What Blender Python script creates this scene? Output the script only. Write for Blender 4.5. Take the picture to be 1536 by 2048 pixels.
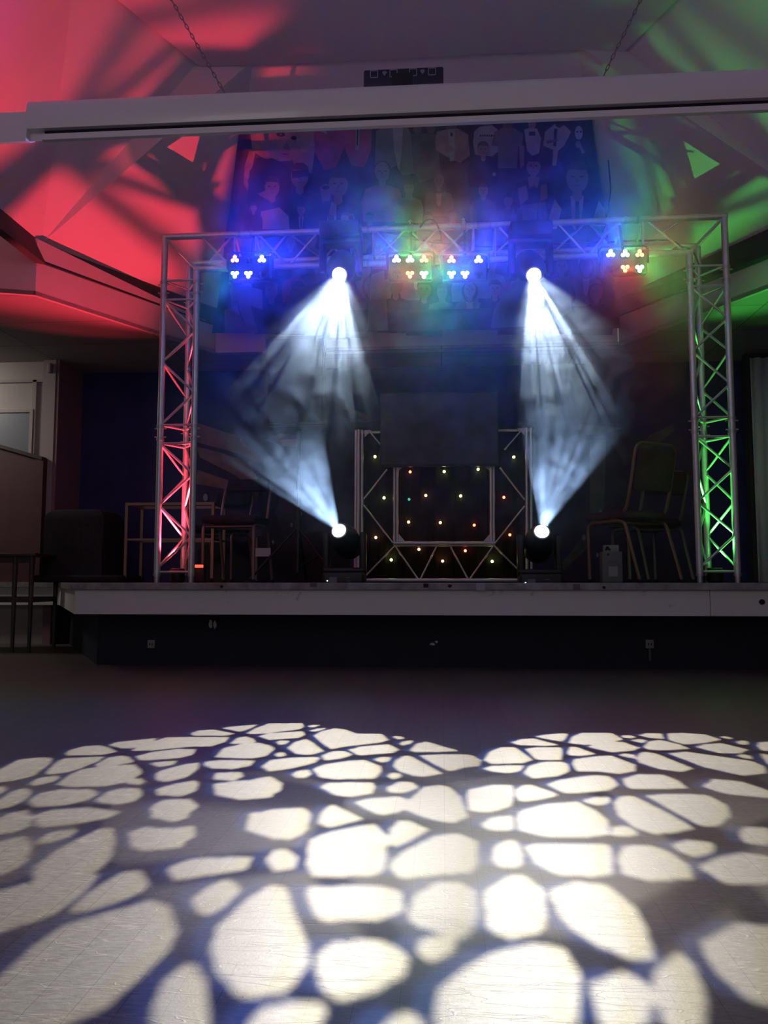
import bpy, bmesh, math, random
import numpy as np
from mathutils import Vector, Matrix, noise as mnoise
random.seed(7)
sc = bpy.context.scene
for o in list(bpy.data.objects): bpy.data.objects.remove(o)
COL = sc.collection
# ------------------------------------------------------------------ camera
FPX = 1600.0; CH = 0.58
YAW = math.radians(4.2); PIT = math.atan(136/FPX)
cam = bpy.data.cameras.new('camera'); camo = bpy.data.objects.new('camera', cam); COL.objects.link(camo)
cam.sensor_fit = 'VERTICAL'; cam.sensor_height = 36; cam.sensor_width = 27; cam.lens = 36*FPX/2048
cam.clip_start = 0.02
camo.location = (0, 0, CH); camo.rotation_euler = (math.pi/2+PIT, 0, YAW)
sc.camera = camo
# ------------------------------------------------------------------ colour management, world, exposure
sc.view_settings.view_transform = 'Standard'; sc.view_settings.look = 'None'
sc.view_settings.gamma = 1; sc.view_settings.use_curve_mapping = False
sc.view_settings.exposure = 0.0
W = bpy.data.worlds.new('world'); sc.world = W; W.use_nodes = True
W.node_tree.nodes['Background'].inputs[0].default_value = (0.92, 0.80, 0.92, 1)
W.node_tree.nodes['Background'].inputs[1].default_value = 0.19
# light strengths (W)
P_TOP = 2050; P_BOT = 620; P_RED = 330; P_GREEN = 120; P_LED = 52.0
HAZE = 0.075
# ------------------------------------------------------------------ back-projection helpers (measured pixels -> real places)
F_ = Vector((-math.sin(YAW)*math.cos(PIT), math.cos(YAW)*math.cos(PIT), math.sin(PIT)))
R_ = Vector((math.cos(YAW), math.sin(YAW), 0)); U_ = R_.cross(F_); C_ = Vector((0, 0, CH))
def ray(x, y): return F_ + R_*((x-768)/FPX) - U_*((y-1024)/FPX)
def PY(x, y, Y): r = ray(x, y); return C_ + r*(Y/r.y)
def PZ(x, y, Z): r = ray(x, y); return C_ + r*((Z-CH)/r.z)
def PP(x, y, p0, n): r = ray(x, y); return C_ + r*((p0-C_).dot(n)/r.dot(n))
# ------------------------------------------------------------------ materials
def mat(name, col, rough=.6, metal=0, emit=None, es=0, spec=.5, noise=None, bump=0, coat=0):
    m = bpy.data.materials.new(name); m.use_nodes = True; nt = m.node_tree; b = nt.nodes['Principled BSDF']
    b.inputs['Base Color'].default_value = (*col, 1); b.inputs['Roughness'].default_value = rough
    b.inputs['Metallic'].default_value = metal; b.inputs['Specular IOR Level'].default_value = spec
    if coat: b.inputs['Coat Weight'].default_value = coat
    if emit: b.inputs['Emission Color'].default_value = (*emit, 1); b.inputs['Emission Strength'].default_value = es
    if noise:
        sc_, amt = noise
        tc = nt.nodes.new('ShaderNodeTexCoord'); n = nt.nodes.new('ShaderNodeTexNoise'); n.inputs['Scale'].default_value = sc_
        n.inputs['Detail'].default_value = 6
        nt.links.new(tc.outputs['Object'], n.inputs['Vector'])
        r = nt.nodes.new('ShaderNodeValToRGB'); r.color_ramp.elements[0].position = .3; r.color_ramp.elements[1].position = .7
        r.color_ramp.elements[0].color = (*[c*(1-amt) for c in col], 1); r.color_ramp.elements[1].color = (*[min(1, c*(1+amt)) for c in col], 1)
        nt.links.new(n.outputs['Fac'], r.inputs['Fac']); nt.links.new(r.outputs['Color'], b.inputs['Base Color'])
        if bump:
            bp = nt.nodes.new('ShaderNodeBump'); bp.inputs['Strength'].default_value = bump; bp.inputs['Distance'].default_value = .01
            nt.links.new(n.outputs['Fac'], bp.inputs['Height']); nt.links.new(bp.outputs['Normal'], b.inputs['Normal'])
    return m
M = {}
M['alu'] = mat('aluminium', (.62, .62, .64), .36, .65, noise=(40, .08))
M['alu_dull'] = mat('aluminium_dull', (.5, .5, .52), .42, .8)
M['steel_plate'] = mat('steel_plate', (.55, .53, .5), .5, .5)
M['plaster'] = mat('ceiling_plaster', (.66, .585, .61), .85, noise=(1.2, .04), bump=.05)
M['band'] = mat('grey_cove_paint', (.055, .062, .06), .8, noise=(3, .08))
M['fascia'] = mat('bulkhead_paint', (.55, .47, .48), .8, noise=(3, .04))
M['tile'] = mat('low_ceiling_board', (.36, .33, .33), .85)
M['navy'] = mat('navy_wall_paint', (.03, .03, .14), .75, noise=(4, .2))
M['cream'] = mat('cream_wall_paint', (.42, .37, .345), .8, noise=(3, .06))
M['cream_dark'] = mat('cream_trim', (.36, .31, .31), .7)
M['rose'] = mat('rose_wall_paint', (.26, .15, .17), .8)
M['maroon'] = mat('maroon_panel', (.085, .03, .038), .6, noise=(6, .12))
M['greypanel'] = mat('grey_hatch_panel', (.16, .17, .2), .4)
M['black'] = mat('black_plastic', (.012, .012, .014), .42)
M['blackmatte'] = mat('black_matte', (.01, .01, .012), .8)
M['fabric'] = mat('dark_chair_fabric', (.05, .014, .028), .9, noise=(60, .3), bump=.2)
M['fabricblk'] = mat('black_fabric', (.012, .012, .018), .95, noise=(30, .3), bump=.2)
M['tube'] = mat('bronze_tube', (.3, .19, .15), .35, .7)
M['tubegrey'] = mat('grey_tube', (.22, .17, .17), .45, .4)
M['white'] = mat('white_gloss', (.85, .80, .82), .28, coat=.3)
M['offwhite'] = mat('white_paper', (.6, .6, .58), .8)
M['woodleg'] = mat('dark_wood', (.045, .035, .03), .5, noise=(12, .3))
M['screen'] = mat('screen_glass', (.012, .014, .018), .12, spec=.6)
M['starcloth'] = mat('black_cloth', (.008, .008, .012), .95)
M['underwall'] = mat('stage_wall_paint', (.010, .011, .03), .7, noise=(5, .2))
M['deck'] = mat('stage_deck', (.05, .045, .045), .6, noise=(8, .3))
# ------------------------------------------------------------------ mesh helpers
def new(name, bm, m, parent=None, smooth=True, world=True):
    me = bpy.data.meshes.new(name); bmesh.ops.recalc_face_normals(bm, faces=bm.faces); bm.to_mesh(me); bm.free()
    ms = m if isinstance(m, (list, tuple)) else [m]
    for k in ms: me.materials.append(k)
    if smooth:
        for p in me.polygons: p.use_smooth = True
        try: me.set_sharp_from_angle(angle=math.radians(35))
        except Exception: pass
    o = bpy.data.objects.new(name, me); COL.objects.link(o)
    if parent:
        o.parent = parent
        if world:   # geometry given in world coordinates: bring it into the parent's frame
            me.transform(parent_world(parent).inverted())
    return o
def parent_world(o):
    m = Matrix.LocRotScale(o.location, o.rotation_euler, o.scale)
    return parent_world(o.parent) @ m if o.parent else m
def tag(o, label, cat, group=None, kind=None):
    o['label'] = label; o['category'] = cat
    if group: o['group'] = group
    if kind: o['kind'] = kind
    return o
def struct(o): o['kind'] = 'structure'; return o
def thing(name, loc, label, cat, group=None, rz=0):
    o = bpy.data.objects.new(name, None); COL.objects.link(o); o.location = loc; o.rotation_euler = (0, 0, rz)
    o.empty_display_size = .1
    return tag(o, label, cat, group)
def box(bm, x0, x1, y0, y1, z0, z1, bev=0, mi=0):
    r = bmesh.ops.create_cube(bm, size=1)
    vs = r['verts']
    bmesh.ops.transform(bm, matrix=Matrix.Translation(((x0+x1)/2, (y0+y1)/2, (z0+z1)/2)) @ Matrix.Diagonal((x1-x0, y1-y0, z1-z0, 1)), verts=vs)
    if bev:
        es = list({e for v in vs for e in v.link_edges})
        bmesh.ops.bevel(bm, geom=es, offset=bev, segments=3, affect='EDGES', profile=.5)
    return vs
def mbox(*a, bev=0):
    bm = bmesh.new(); box(bm, *a, bev=bev); return bm
def obox(bm, mtx, sx, sy, sz, bev=0):
    r = bmesh.ops.create_cube(bm, size=1); vs = r['verts']
    bmesh.ops.transform(bm, matrix=mtx @ Matrix.Diagonal((sx, sy, sz, 1)), verts=vs)
    if bev:
        es = list({e for v in vs for e in v.link_edges})
        bmesh.ops.bevel(bm, geom=es, offset=bev, segments=2, affect='EDGES', profile=.5)
def cyl(bm, a, b, r, r2=None, seg=14, cap=True):
    a = Vector(a); b = Vector(b); d = b-a; L = d.length
    q = Vector((0, 0, 1)).rotation_difference(d).to_matrix().to_4x4()
    bmesh.ops.create_cone(bm, cap_ends=cap, cap_tris=False, segments=seg, radius1=r, radius2=r if r2 is None else r2, depth=L,
                          matrix=Matrix.Translation((a+b)/2) @ q)
def mcyl(a, b, r, r2=None, seg=14):
    bm = bmesh.new(); cyl(bm, a, b, r, r2, seg); return bm
def tube(bm, pts, r, seg=8, closed=False):
    pts = [Vector(p) for p in pts]; n = len(pts); rings = []
    up = None
    for i, p in enumerate(pts):
        if closed: t = (pts[(i+1) % n]-pts[i-1]).normalized()
        else: t = (pts[min(i+1, n-1)]-pts[max(i-1, 0)]).normalized()
        if up is None:
            up = Vector((0, 0, 1)) if abs(t.z) < .9 else Vector((1, 0, 0))
        s = t.cross(up).normalized(); up = s.cross(t).normalized()
        rings.append([bm.verts.new(p + (s*math.cos(k*2*math.pi/seg) + up*math.sin(k*2*math.pi/seg))*r) for k in range(seg)])
    for i in range(n if closed else n-1):
        A = rings[i]; B = rings[(i+1) % n]
        for k in range(seg): bm.faces.new((A[k], A[(k+1) % seg], B[(k+1) % seg], B[k]))
    if not closed:
        bm.faces.new(rings[0][::-1]); bm.faces.new(rings[-1])
def mtube(pts, r, seg=8, closed=False):
    bm = bmesh.new(); tube(bm, pts, r, seg, closed); return bm
def smooth_path(pts, rad, n=5):
    """round the corners of a polyline"""
    pts = [Vector(p) for p in pts]; out = [pts[0]]
    for i in range(1, len(pts)-1):
        a, b, c = pts[i-1], pts[i], pts[i+1]
        d = min(rad, (a-b).length*.49, (c-b).length*.49)
        p = b+(a-b).normalized()*d; q = b+(c-b).normalized()*d
        for k in range(n+1):
            t = k/n; out.append(p*(1-t)**2 + b*2*t*(1-t) + q*t*t)
    out.append(pts[-1]); return out
def lathe(bm, prof, mtx, seg=24):
    rings = []
    for r, h in prof:
        rings.append([bm.verts.new(mtx @ Vector((r*math.cos(k*2*math.pi/seg), r*math.sin(k*2*math.pi/seg), h))) for k in range(seg)])
    for A, B in zip(rings, rings[1:]):
        for k in range(seg): bm.faces.new((A[k], A[(k+1) % seg], B[(k+1) % seg], B[k]))
    return rings
def quadmesh(polys, thick=0):
    bm = bmesh.new()
    for p in polys:
        vs = [bm.verts.new(Vector(v)) for v in p]
        bm.faces.new(vs)
    bmesh.ops.remove_doubles(bm, verts=bm.verts, dist=1e-4)
    return bm
def slab(poly, off):
    """closed solid: polygon and the same polygon moved by off"""
    bm = bmesh.new(); a = [bm.verts.new(Vector(v)) for v in poly]; b = [bm.verts.new(Vector(v)+Vector(off)) for v in poly]
    bm.faces.new(a); bm.faces.new(b[::-1]); n = len(a)
    for i in range(n): bm.faces.new((a[i], b[i], b[(i+1) % n], a[(i+1) % n]))
    return bm
def basis(z, origin):
    z = z.normalized(); x = Vector((0, 0, 1)).cross(z)
    if x.length < 1e-4: x = Vector((1, 0, 0))
    x.normalize(); y = z.cross(x)
    m = Matrix((x, y, z)).transposed().to_4x4(); m.translation = origin; return m

# ================================================================== THE ROOM
SZ = 0.56      # stage height
# floor: worn varnished boards running towards the stage
def floor_material():
    m = bpy.data.materials.new('worn_wood_floor'); m.use_nodes = True; nt = m.node_tree; N = nt.nodes; L = nt.links; b = N['Principled BSDF']
    tc = N.new('ShaderNodeTexCoord')
    mp = N.new('ShaderNodeMapping'); L.new(tc.outputs['Object'], mp.inputs['Vector']); mp.inputs['Rotation'].default_value = (0, 0, math.pi/2)
    br = N.new('ShaderNodeTexBrick'); L.new(mp.outputs['Vector'], br.inputs['Vector'])
    br.inputs['Scale'].default_value = 1; br.inputs['Brick Width'].default_value = 1.4; br.inputs['Row Height']  .default_value = .063
    br.inputs['Mortar Size'].default_value = .0006; br.inputs['Mortar Smooth'].default_value = .3; br.offset = .37
    br.inputs['Color1'].default_value = (.10, .094, .086, 1); br.inputs['Color2'].default_value = (.09, .083, .078, 1); br.inputs['Mortar'].default_value = (.03, .025, .02, 1)
    # fine wear
    n1 = N.new('ShaderNodeTexNoise'); n1.inputs['Scale'].default_value = 110; n1.inputs['Detail'].default_value = 8; n1.inputs['Roughness'].default_value = .7
    mp2 = N.new('ShaderNodeMapping'); mp2.inputs['Scale'].default_value = (.35, 1.6, 1); mp2.inputs['Rotation'].default_value = (0, 0, .15)
    L.new(tc.outputs['Object'], mp2.inputs['Vector']); L.new(mp2.outputs['Vector'], n1.inputs['Vector'])
    mr = N.new('ShaderNodeMapRange'); mr.inputs['From Min'].default_value = .34; mr.inputs['From Max'].default_value = .66; mr.inputs['To Min'].default_value = .58; mr.inputs['To Max'].default_value = 1.5
    L.new(n1.outputs['Fac'], mr.inputs['Value'])
    mx = N.new('ShaderNodeMix'); mx.data_type = 'RGBA'; mx.blend_type = 'MULTIPLY'; mx.inputs['Factor'].default_value = 1
    L.new(br.outputs['Color'], mx.inputs['A']); L.new(mr.outputs['Result'], mx.inputs['B'])
    # scratches: stretched thin noise ridges in three directions
    sc_out = None
    for ang, s, thr in ((.4, 9, .004), (1.35, 7, .004), (2.3, 11, .003)):
        mp3 = N.new('ShaderNodeMapping'); mp3.inputs['Rotation'].default_value = (0, 0, ang); mp3.inputs['Scale'].default_value = (.25, 1.6, 1)
        L.new(tc.outputs['Object'], mp3.inputs['Vector'])
        n = N.new('ShaderNodeTexNoise'); n.inputs['Scale'].default_value = s; n.inputs['Detail'].default_value = 3; L.new(mp3.outputs['Vector'], n.inputs['Vector'])
        s1 = N.new('ShaderNodeMath'); s1.operation = 'SUBTRACT'; s1.inputs[1].default_value = .5; L.new(n.outputs['Fac'], s1.inputs[0])
        s2 = N.new('ShaderNodeMath'); s2.operation = 'ABSOLUTE'; L.new(s1.outputs[0], s2.inputs[0])
        s3 = N.new('ShaderNodeMapRange'); s3.inputs['From Min'].default_value = 0; s3.inputs['From Max'].default_value = thr; s3.inputs['To Min'].default_value = 1; s3.inputs['To Max'].default_value = 0
        L.new(s2.outputs[0], s3.inputs['Value'])
        if sc_out is None: sc_out = s3.outputs['Result']
        else:
            a = N.new('ShaderNodeMath'); a.operation = 'MAXIMUM'; L.new(sc_out, a.inputs[0]); L.new(s3.outputs['Result'], a.inputs[1]); sc_out = a.outputs[0]
    # fine curly chatter marks
    v = N.new('ShaderNodeTexNoise'); v.inputs['Scale'].default_value = 120; v.inputs['Detail'].default_value = 2; v.inputs['Distortion'].default_value = 1.5
    L.new(tc.outputs['Object'], v.inputs['Vector'])
    m2 = N.new('ShaderNodeMix'); m2.data_type = 'RGBA'; L.new(mx.outputs['Result'], m2.inputs['A']); m2.inputs['B'].default_value = (.2, .19, .18, 1)
    ms = N.new('ShaderNodeMath'); ms.operation = 'MULTIPLY'; ms.inputs[1].default_value = .55; L.new(sc_out, ms.inputs[0]); L.new(ms.outputs[0], m2.inputs['Factor'])
    L.new(m2.outputs['Result'], b.inputs['Base Color'])
    rr = N.new('ShaderNodeMapRange'); rr.inputs['To Min'].default_value = .36; rr.inputs['To Max'].default_value = .6; L.new(n1.outputs['Fac'], rr.inputs['Value'])
    L.new(rr.outputs['Result'], b.inputs['Roughness']); b.inputs['Specular IOR Level'].default_value = .28
    ad = N.new('ShaderNodeMath'); ad.operation = 'ADD'; L.new(v.outputs['Fac'], ad.inputs[0]); L.new(sc_out, ad.inputs[1])
    ad2 = N.new('ShaderNodeMath'); ad2.operation = 'ADD'; L.new(ad.outputs[0], ad2.inputs[0]); L.new(n1.outputs['Fac'], ad2.inputs[1])
    bp = N.new('ShaderNodeBump'); bp.inputs['Strength'].default_value = .25; bp.inputs['Distance'].default_value = .0007
    L.new(ad2.outputs[0], bp.inputs['Height']); L.new(bp.outputs['Normal'], b.inputs['Normal'])
    return m
M['floor'] = floor_material()
struct(new('floor', mbox(-6.5, 5.5, -2.5, 8.2, -.12, 0), M['floor'], smooth=False))

# sloping raised ceiling
CL = Vector((-2.03, 6.97, 3.04)); CR = Vector((1.53, 6.97, 3.04))
VL = Vector((-2.93, 5.50, 3.05)); VR = Vector((2.50, 5.30, 3.05))
VL2 = Vector((-2.93, -2.0, 3.05)); VR2 = Vector((2.50, -2.0, 3.05))
TL = Vector((-1.30, 5.22, 4.2)); TR = Vector((.93, 5.22, 4.2))
LT = Vector((-1.68, 5.2, 4.2)); RT = Vector((1.25, 5.27, 4.2))
LT2 = Vector((-2.12, 4.25, 4.2)); RT2 = Vector((1.78, 4.1, 4.2)); LT3 = Vector((-2.12, -2, 4.2)); RT3 = Vector((1.78, -2, 4.2))
CLb = CL + Vector((0, -.0, .0)); CRb = CR
bm = quadmesh([[CLb, CRb, TR, TL], [VL, CLb, TL], [VL, TL, LT], [VL, LT, LT2], [VL2, VL, LT2, LT3], [CRb, VR, TR], [VR, RT, TR], [VR, RT2, RT], [VR, VR2, RT3, RT2]])
o = struct(new('wall_sloped', bm, M['plaster'], smooth=False))
so = o.modifiers.new('s', 'SOLIDIFY'); so.thickness = .04; so.offset = 1
bm = quadmesh([[TL, TR, RT, RT2, RT3, LT3, LT2, LT]])
o = struct(new('ceiling', bm, M['plaster'], smooth=False)); so = o.modifiers.new('s', 'SOLIDIFY'); so.thickness = .04; so.offset = 1
# grey cove band round the opening, bulkhead below it
def strip(top, bot, name, m, th=.05):
    bm = quadmesh([[top[i], top[i+1], bot[i+1], bot[i]] for i in range(len(top)-1)])
    o = struct(new(name, bm, m, smooth=False)); s = o.modifiers.new('s', 'SOLIDIFY'); s.thickness = th; s.offset = 1; return o
dn = Vector((0, 0, -.18))
CL2 = CL+Vector((.0, 0, .0))
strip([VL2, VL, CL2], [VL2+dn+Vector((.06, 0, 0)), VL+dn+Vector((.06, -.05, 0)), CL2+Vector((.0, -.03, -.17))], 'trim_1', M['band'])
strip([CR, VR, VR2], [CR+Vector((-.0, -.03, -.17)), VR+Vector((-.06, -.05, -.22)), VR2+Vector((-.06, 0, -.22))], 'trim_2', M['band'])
FZ = 2.62
f_l = [Vector((-5.2, 4.7, FZ)), Vector((-2.91, 5.40, FZ)), Vector((-2.03, 6.95, FZ))]
f_r = [Vector((1.54, 6.95, FZ)), Vector((2.20, 5.80, FZ)), Vector((2.62, 5.1, FZ)), Vector((2.62, -2, FZ))]
strip([p+Vector((0, 0, .55 if i < 1 else (.42 if i == 1 else .25))) for i, p in enumerate(f_l)], f_l, 'trim_3', M['fascia'], .03)
strip([p+Vector((0, .0, .25)) for p in f_r], f_r, 'trim_4', M['fascia'], .03)
# centre bulkheads (the middle one and the short left return stepping forward)
bxl = PY(531, 680, 6.95).x
bm = mbox(-2.03, bxl, 6.93, 7.0, FZ, 2.87); struct(new('trim_5', bm, M['fascia'], smooth=False))
bm = mbox(bxl, 1.54, 6.98, 7.05, FZ, 2.88); struct(new('trim_6', bm, M['fascia'], smooth=False))
# low flat ceiling over and beside the stage
def ceiling_board():
    m = bpy.data.materials.new('ceiling_boards'); m.use_nodes = True; nt = m.node_tree; N = nt.nodes; L = nt.links; b = N['Principled BSDF']
    tc = N.new('ShaderNodeTexCoord'); br = N.new('ShaderNodeTexBrick'); L.new(tc.outputs['Object'], br.inputs['Vector'])
    br.inputs['Scale'].default_value = 1; br.inputs['Brick Width'].default_value = 1.2; br.inputs['Row Height'].default_value = .6; br.inputs['Mortar Size'].default_value = .004
    br.inputs['Color1'].default_value = (.36, .33, .33, 1); br.inputs['Color2'].default_value = (.33, .30, .31, 1); br.inputs['Mortar'].default_value = (.12, .1, .1, 1); br.offset = 0
    L.new(br.outputs['Color'], b.inputs['Base Color']); b.inputs['Roughness'].default_value = .85; return m
M['tile'] = ceiling_board()
poly = [f_l[0], f_l[1], f_l[2], f_r[0], f_r[1], f_r[2], f_r[3], Vector((6, -2, FZ)), Vector((6, 8.1, FZ)), Vector((-6.5, 8.1, FZ)), Vector((-6.5, 4.6, FZ))]
struct(new('ceiling', slab([p+Vector((0, 0, .002)) for p in poly], (0, 0, .03)), M['tile'], smooth=False))
struct(new('ceiling', mbox(-6.5, -2.95, -2, 4.95, 3.18, 3.21), M['tile'], smooth=False))

# ---------------------------------------------------------------- walls behind the stage
struct(new('wall_back', mbox(-3.55, 3.1, 7.55, 7.65, 0, FZ), M['navy'], smooth=False))
struct(new('wall_left', mbox(-3.62, -3.545, 7.06, 7.65, 0, FZ), M['rose'], smooth=False))
struct(new('wall_left_rear', mbox(-6.5, -3.6, 7.10, 7.2, 0, FZ), M['cream'], smooth=False))
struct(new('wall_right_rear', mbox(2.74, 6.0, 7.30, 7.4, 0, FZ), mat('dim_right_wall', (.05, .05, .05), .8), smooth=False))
struct(new('wall_left_side', mbox(-6.5, -6.4, -2, 7.2, 0, FZ+.4), M['cream'], smooth=False))
struct(new('wall_right_side', mbox(5.4, 5.5, -2, 7.4, 0, FZ), M['cream'], smooth=False))
# pilaster and mouldings on the left wall
bm = bmesh.new()
xa = PY(64, 900, 7.1).x; xb = PY(80, 900, 7.1).x; xc_ = PY(90, 900, 7.1).x
box(bm, xa, xa+.035, 7.07, 7.10, SZ, FZ-.18); box(bm, xa-1.5, xa+.2, 7.07, 7.10, FZ-.20, FZ-.175); box(bm, xb+.03, xb+.15, 7.05, 7.10, SZ, FZ)
struct(new('trim_7', bm, M['cream_dark'], smooth=False))
# grey hatch window in the left wall
w = thing('window_1', (-4.2, 7.09, 1.6), '', 'window'); del w['label']; del w['category']; struct(w)
x1 = PY(61, 870, 7.09).x; z1 = PY(30, 826, 7.09).z
new('window_pane', mbox(-5.0, x1, 7.075, 7.09, 1.2, z1), M['greypanel'], w, smooth=False)
bm = bmesh.new(); box(bm, -5.0, x1+.03, 7.06, 7.10, z1, z1+.03); box(bm, x1, x1+.03, 7.06, 7.10, 1.2, z1)
new('window_frame', bm, M['cream'], w, smooth=False)
# right side: pale door leaves / curtains beyond the tower
bm = bmesh.new()
xr = PY(1503, 900, 7.28).x
n = 40; prev = None
pts = [(xr + i*.025, 7.24+.02*math.sin(i*1.7)) for i in range(n)]
v1 = [bm.verts.new((x, y, SZ-.2)) for x, y in pts]; v2 = [bm.verts.new((x, y, FZ-.06)) for x, y in pts]
for i in range(n-1): bm.faces.new((v1[i], v1[i+1], v2[i+1], v2[i]))
o = new('curtain', bm, mat('pale_curtain', (.7, .74, .7), .85)); s = o.modifiers.new('s', 'SOLIDIFY'); s.thickness = .006
tag(o, 'pale full-height curtain on far right wall behind the green-lit truss tower', 'curtain')
# box speaker / sensor high on the left wall corner
o = new('wall_sensor', mbox(PY(96, 740, 7.03).x, PY(104, 740, 7.03).x, 7.0, 7.06, PY(100, 746, 7.03).z, PY(100, 727, 7.03).z, bev=.008), M['cream'])
tag(o, 'small cream wall sensor high on the corner post beside dark blue wall', 'sensor')
# ---------------------------------------------------------------- stage
S0 = Vector((-2.405, 5.15, 0)); S1 = Vector((-3.42, 7.05, 0))
deck = [(-2.405, 5.15), (4.2, 5.15), (4.2, 7.6), (-6.4, 7.6), (-6.4, 7.0), (-3.42, 7.0)]
struct(new('floor_stage', slab([Vector((x, y, SZ-.045)) for x, y in deck], (0, 0, .045)), M['deck'], smooth=False))
def fascia_material():
    m = bpy.data.materials.new('scuffed_white_fascia'); m.use_nodes = True; nt = m.node_tree; N = nt.nodes; L = nt.links; b = N['Principled BSDF']
    tc = N.new('ShaderNodeTexCoord'); n = N.new('ShaderNodeTexNoise'); n.inputs['Scale'].default_value = 9; n.inputs['Detail'].default_value = 10; n.inputs['Roughness'].default_value = .7
    L.new(tc.outputs['Object'], n.inputs['Vector'])
    r = N.new('ShaderNodeValToRGB'); r.color_ramp.elements[0].position = .3; r.color_ramp.elements[0].color = (.42, .41, .40, 1)
    r.color_ramp.elements[1].position = .38; r.color_ramp.elements[1].color = (.72, .71, .69, 1)
    L.new(n.outputs['Fac'], r.inputs['Fac']); L.new(r.outputs['Color'], b.inputs['Base Color']); b.inputs['Roughness'].default_value = .6
    return m
M['stagefascia'] = fascia_material()
M['edge'] = mat('worn_stage_edge', (.27, .265, .27), .55, noise=(14, .35))
bm = bmesh.new()
jx = PY(1418, 1200, 5.15).x
box(bm, -2.405, jx-.002, 5.13, 5.15, .357, SZ-.044); box(bm, jx+.002, 4.2, 5.13, 5.15, .357, SZ-.044)
box(bm, -6.4, -3.42, 6.98, 7.0, .357, SZ-.044)
a, b_ = Vector((-2.405, 5.13, 0)), Vector((-3.42, 6.98, 0)); d = (b_-a); mid = (a+b_)/2
obox(bm, Matrix.Translation((mid.x, mid.y, (.357+SZ-.044)/2)) @ Matrix.Rotation(math.atan2(d.y, d.x), 4, 'Z'), d.length, .02, SZ-.044-.357)
struct(new('trim_8', bm, M['stagefascia'], smooth=False))
bm = bmesh.new()
box(bm, -2.42, 4.2, 5.105, 5.15, SZ-.043, SZ+.002, bev=.004); box(bm, -6.4, -3.42, 6.95, 7.0, SZ-.043, SZ+.002)
obox(bm, Matrix.Translation((mid.x-.01, mid.y-.02, SZ-.021)) @ Matrix.Rotation(math.atan2(d.y, d.x), 4, 'Z'), d.length, .045, .043)
struct(new('trim_9', bm, M['edge'], smooth=False))
# tape, dents and the cable hole in the stage front
def patch(px, py, wpx, hpx, m, name, label, cat, Y=5.103, jag=0, t=.002):
    p = PY(px, py, Y); s = 5.2/1600; w_ = wpx*s/2; h = hpx*s/2; pts = []
    n_ = 14 if jag else 4
    if jag:
        for k in range(n_):
            a = 2*math.pi*k/n_; r = 1-jag*random.random(); pts.append(Vector((p.x+w_*r*math.cos(a), Y, p.z+h*r*math.sin(a))))
    else: pts = [Vector((p.x-w_, Y, p.z-h)), Vector((p.x+w_, Y, p.z-h)), Vector((p.x+w_, Y, p.z+h)), Vector((p.x-w_, Y, p.z+h))]
    o = new(name, slab(pts, (0, -t, 0)), m, smooth=False); return tag(o, label, cat)
M['tape'] = mat('grey_tape', (.10, .10, .13), .6); M['tapelight'] = mat('silver_tape', (.36, .38, .46), .5)
patch(627, 1170, 14, 8, M['tape'], 'tape_strip', 'dark grey tape square on stage edge left of the lower moving head', 'tape')
patch(852, 1171, 10, 8, M['blackmatte'], 'tape_strip', 'small black tape square on stage edge below the light booth', 'tape')
patch(961, 1174, 17, 14, M['tapelight'], 'tape_strip', 'silver tape patch wrapped over stage edge below the booth', 'tape')
patch(1153, 1174, 13, 11, M['tape'], 'tape_strip', 'dim grey tape patch on stage edge left of the banquet chair', 'tape')
for (px, py, w_, lb) in ((900, 1172, 9, 'black scuff knot in stage edge just right of the booth centre'), (443, 1173, 8, 'dark knot in stage edge right of the red-lit tower'), (1208, 1175, 7, 'dark knot in stage edge under the banquet chair')):
    patch(px, py, w_, 7, M['blackmatte'], 'edge_knot', lb, 'knot', jag=.3, t=.001)
patch(1524, 1204, 12, 11, M['blackmatte'], 'cable_hole', 'round black cable hole in white stage front at far right', 'hole', Y=5.129, jag=.05)
# wall under the stage
bm = bmesh.new(); box(bm, -2.36, 4.2, 5.42, 5.47, 0, SZ-.045)
a, b_ = Vector((-2.36, 5.42, 0)), Vector((-3.42, 7.2, 0)); d = b_-a; mid = (a+b_)/2
obox(bm, Matrix.Translation((mid.x, mid.y, (SZ-.045)/2)) @ Matrix.Rotation(math.atan2(d.y, d.x), 4, 'Z'), d.length, .04, SZ-.045)
box(bm, -6.4, -3.42, 7.2, 7.25, 0, SZ-.045)
struct(new('wall_under_stage', bm, M['underwall'], smooth=False))
def socket(px, py, lb, conduit=False):
    p = PY(px, py, 5.41); t = thing('wall_socket', (p.x, 5.42, p.z-.03), lb, 'socket')
    new('socket_plate', mbox(p.x-.026, p.x+.026, 5.40, 5.419, p.z-.028, p.z+.028, bev=.004), mat('socket_white', (.3, .29, .27), .5), t)
    if conduit: new('conduit', mcyl((p.x, 5.408, p.z-.11), (p.x, 5.408, p.z-.028), .01), M['tape'], t)
    for dx in (-.009, .009): new('socket_slot', mbox(p.x+dx-.003, p.x+dx+.003, 5.397, 5.4005, p.z-.008, p.z+.008), M['blackmatte'], t, smooth=False)
socket(303, 1288, 'pale wall socket under the stage below the red-lit truss tower')
socket(1299, 1288, 'pale wall socket with conduit under the stage on the right', True)
def scrap(px, py, w_, h, lb):
    p = PY(px, py, 5.415); s = 5.5/1600; pts = []
    for k in range(12):
        a = 2*math.pi*k/12; r = .6+.4*random.random(); pts.append(Vector((p.x+w_*s/2*r*math.cos(a), 5.418, p.z+h*s/2*r*math.sin(a))))
    o = new('paper_scrap', slab(pts, (0, -.003, 0)), M['offwhite'], smooth=False); tag(o, lb, 'paper')
scrap(421, 1248, 9, 20, 'torn white paper scrap under stage front, left of its close pair')
scrap(430, 1250, 8, 20, 'torn white paper scrap under stage front, right of its close pair')
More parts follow.
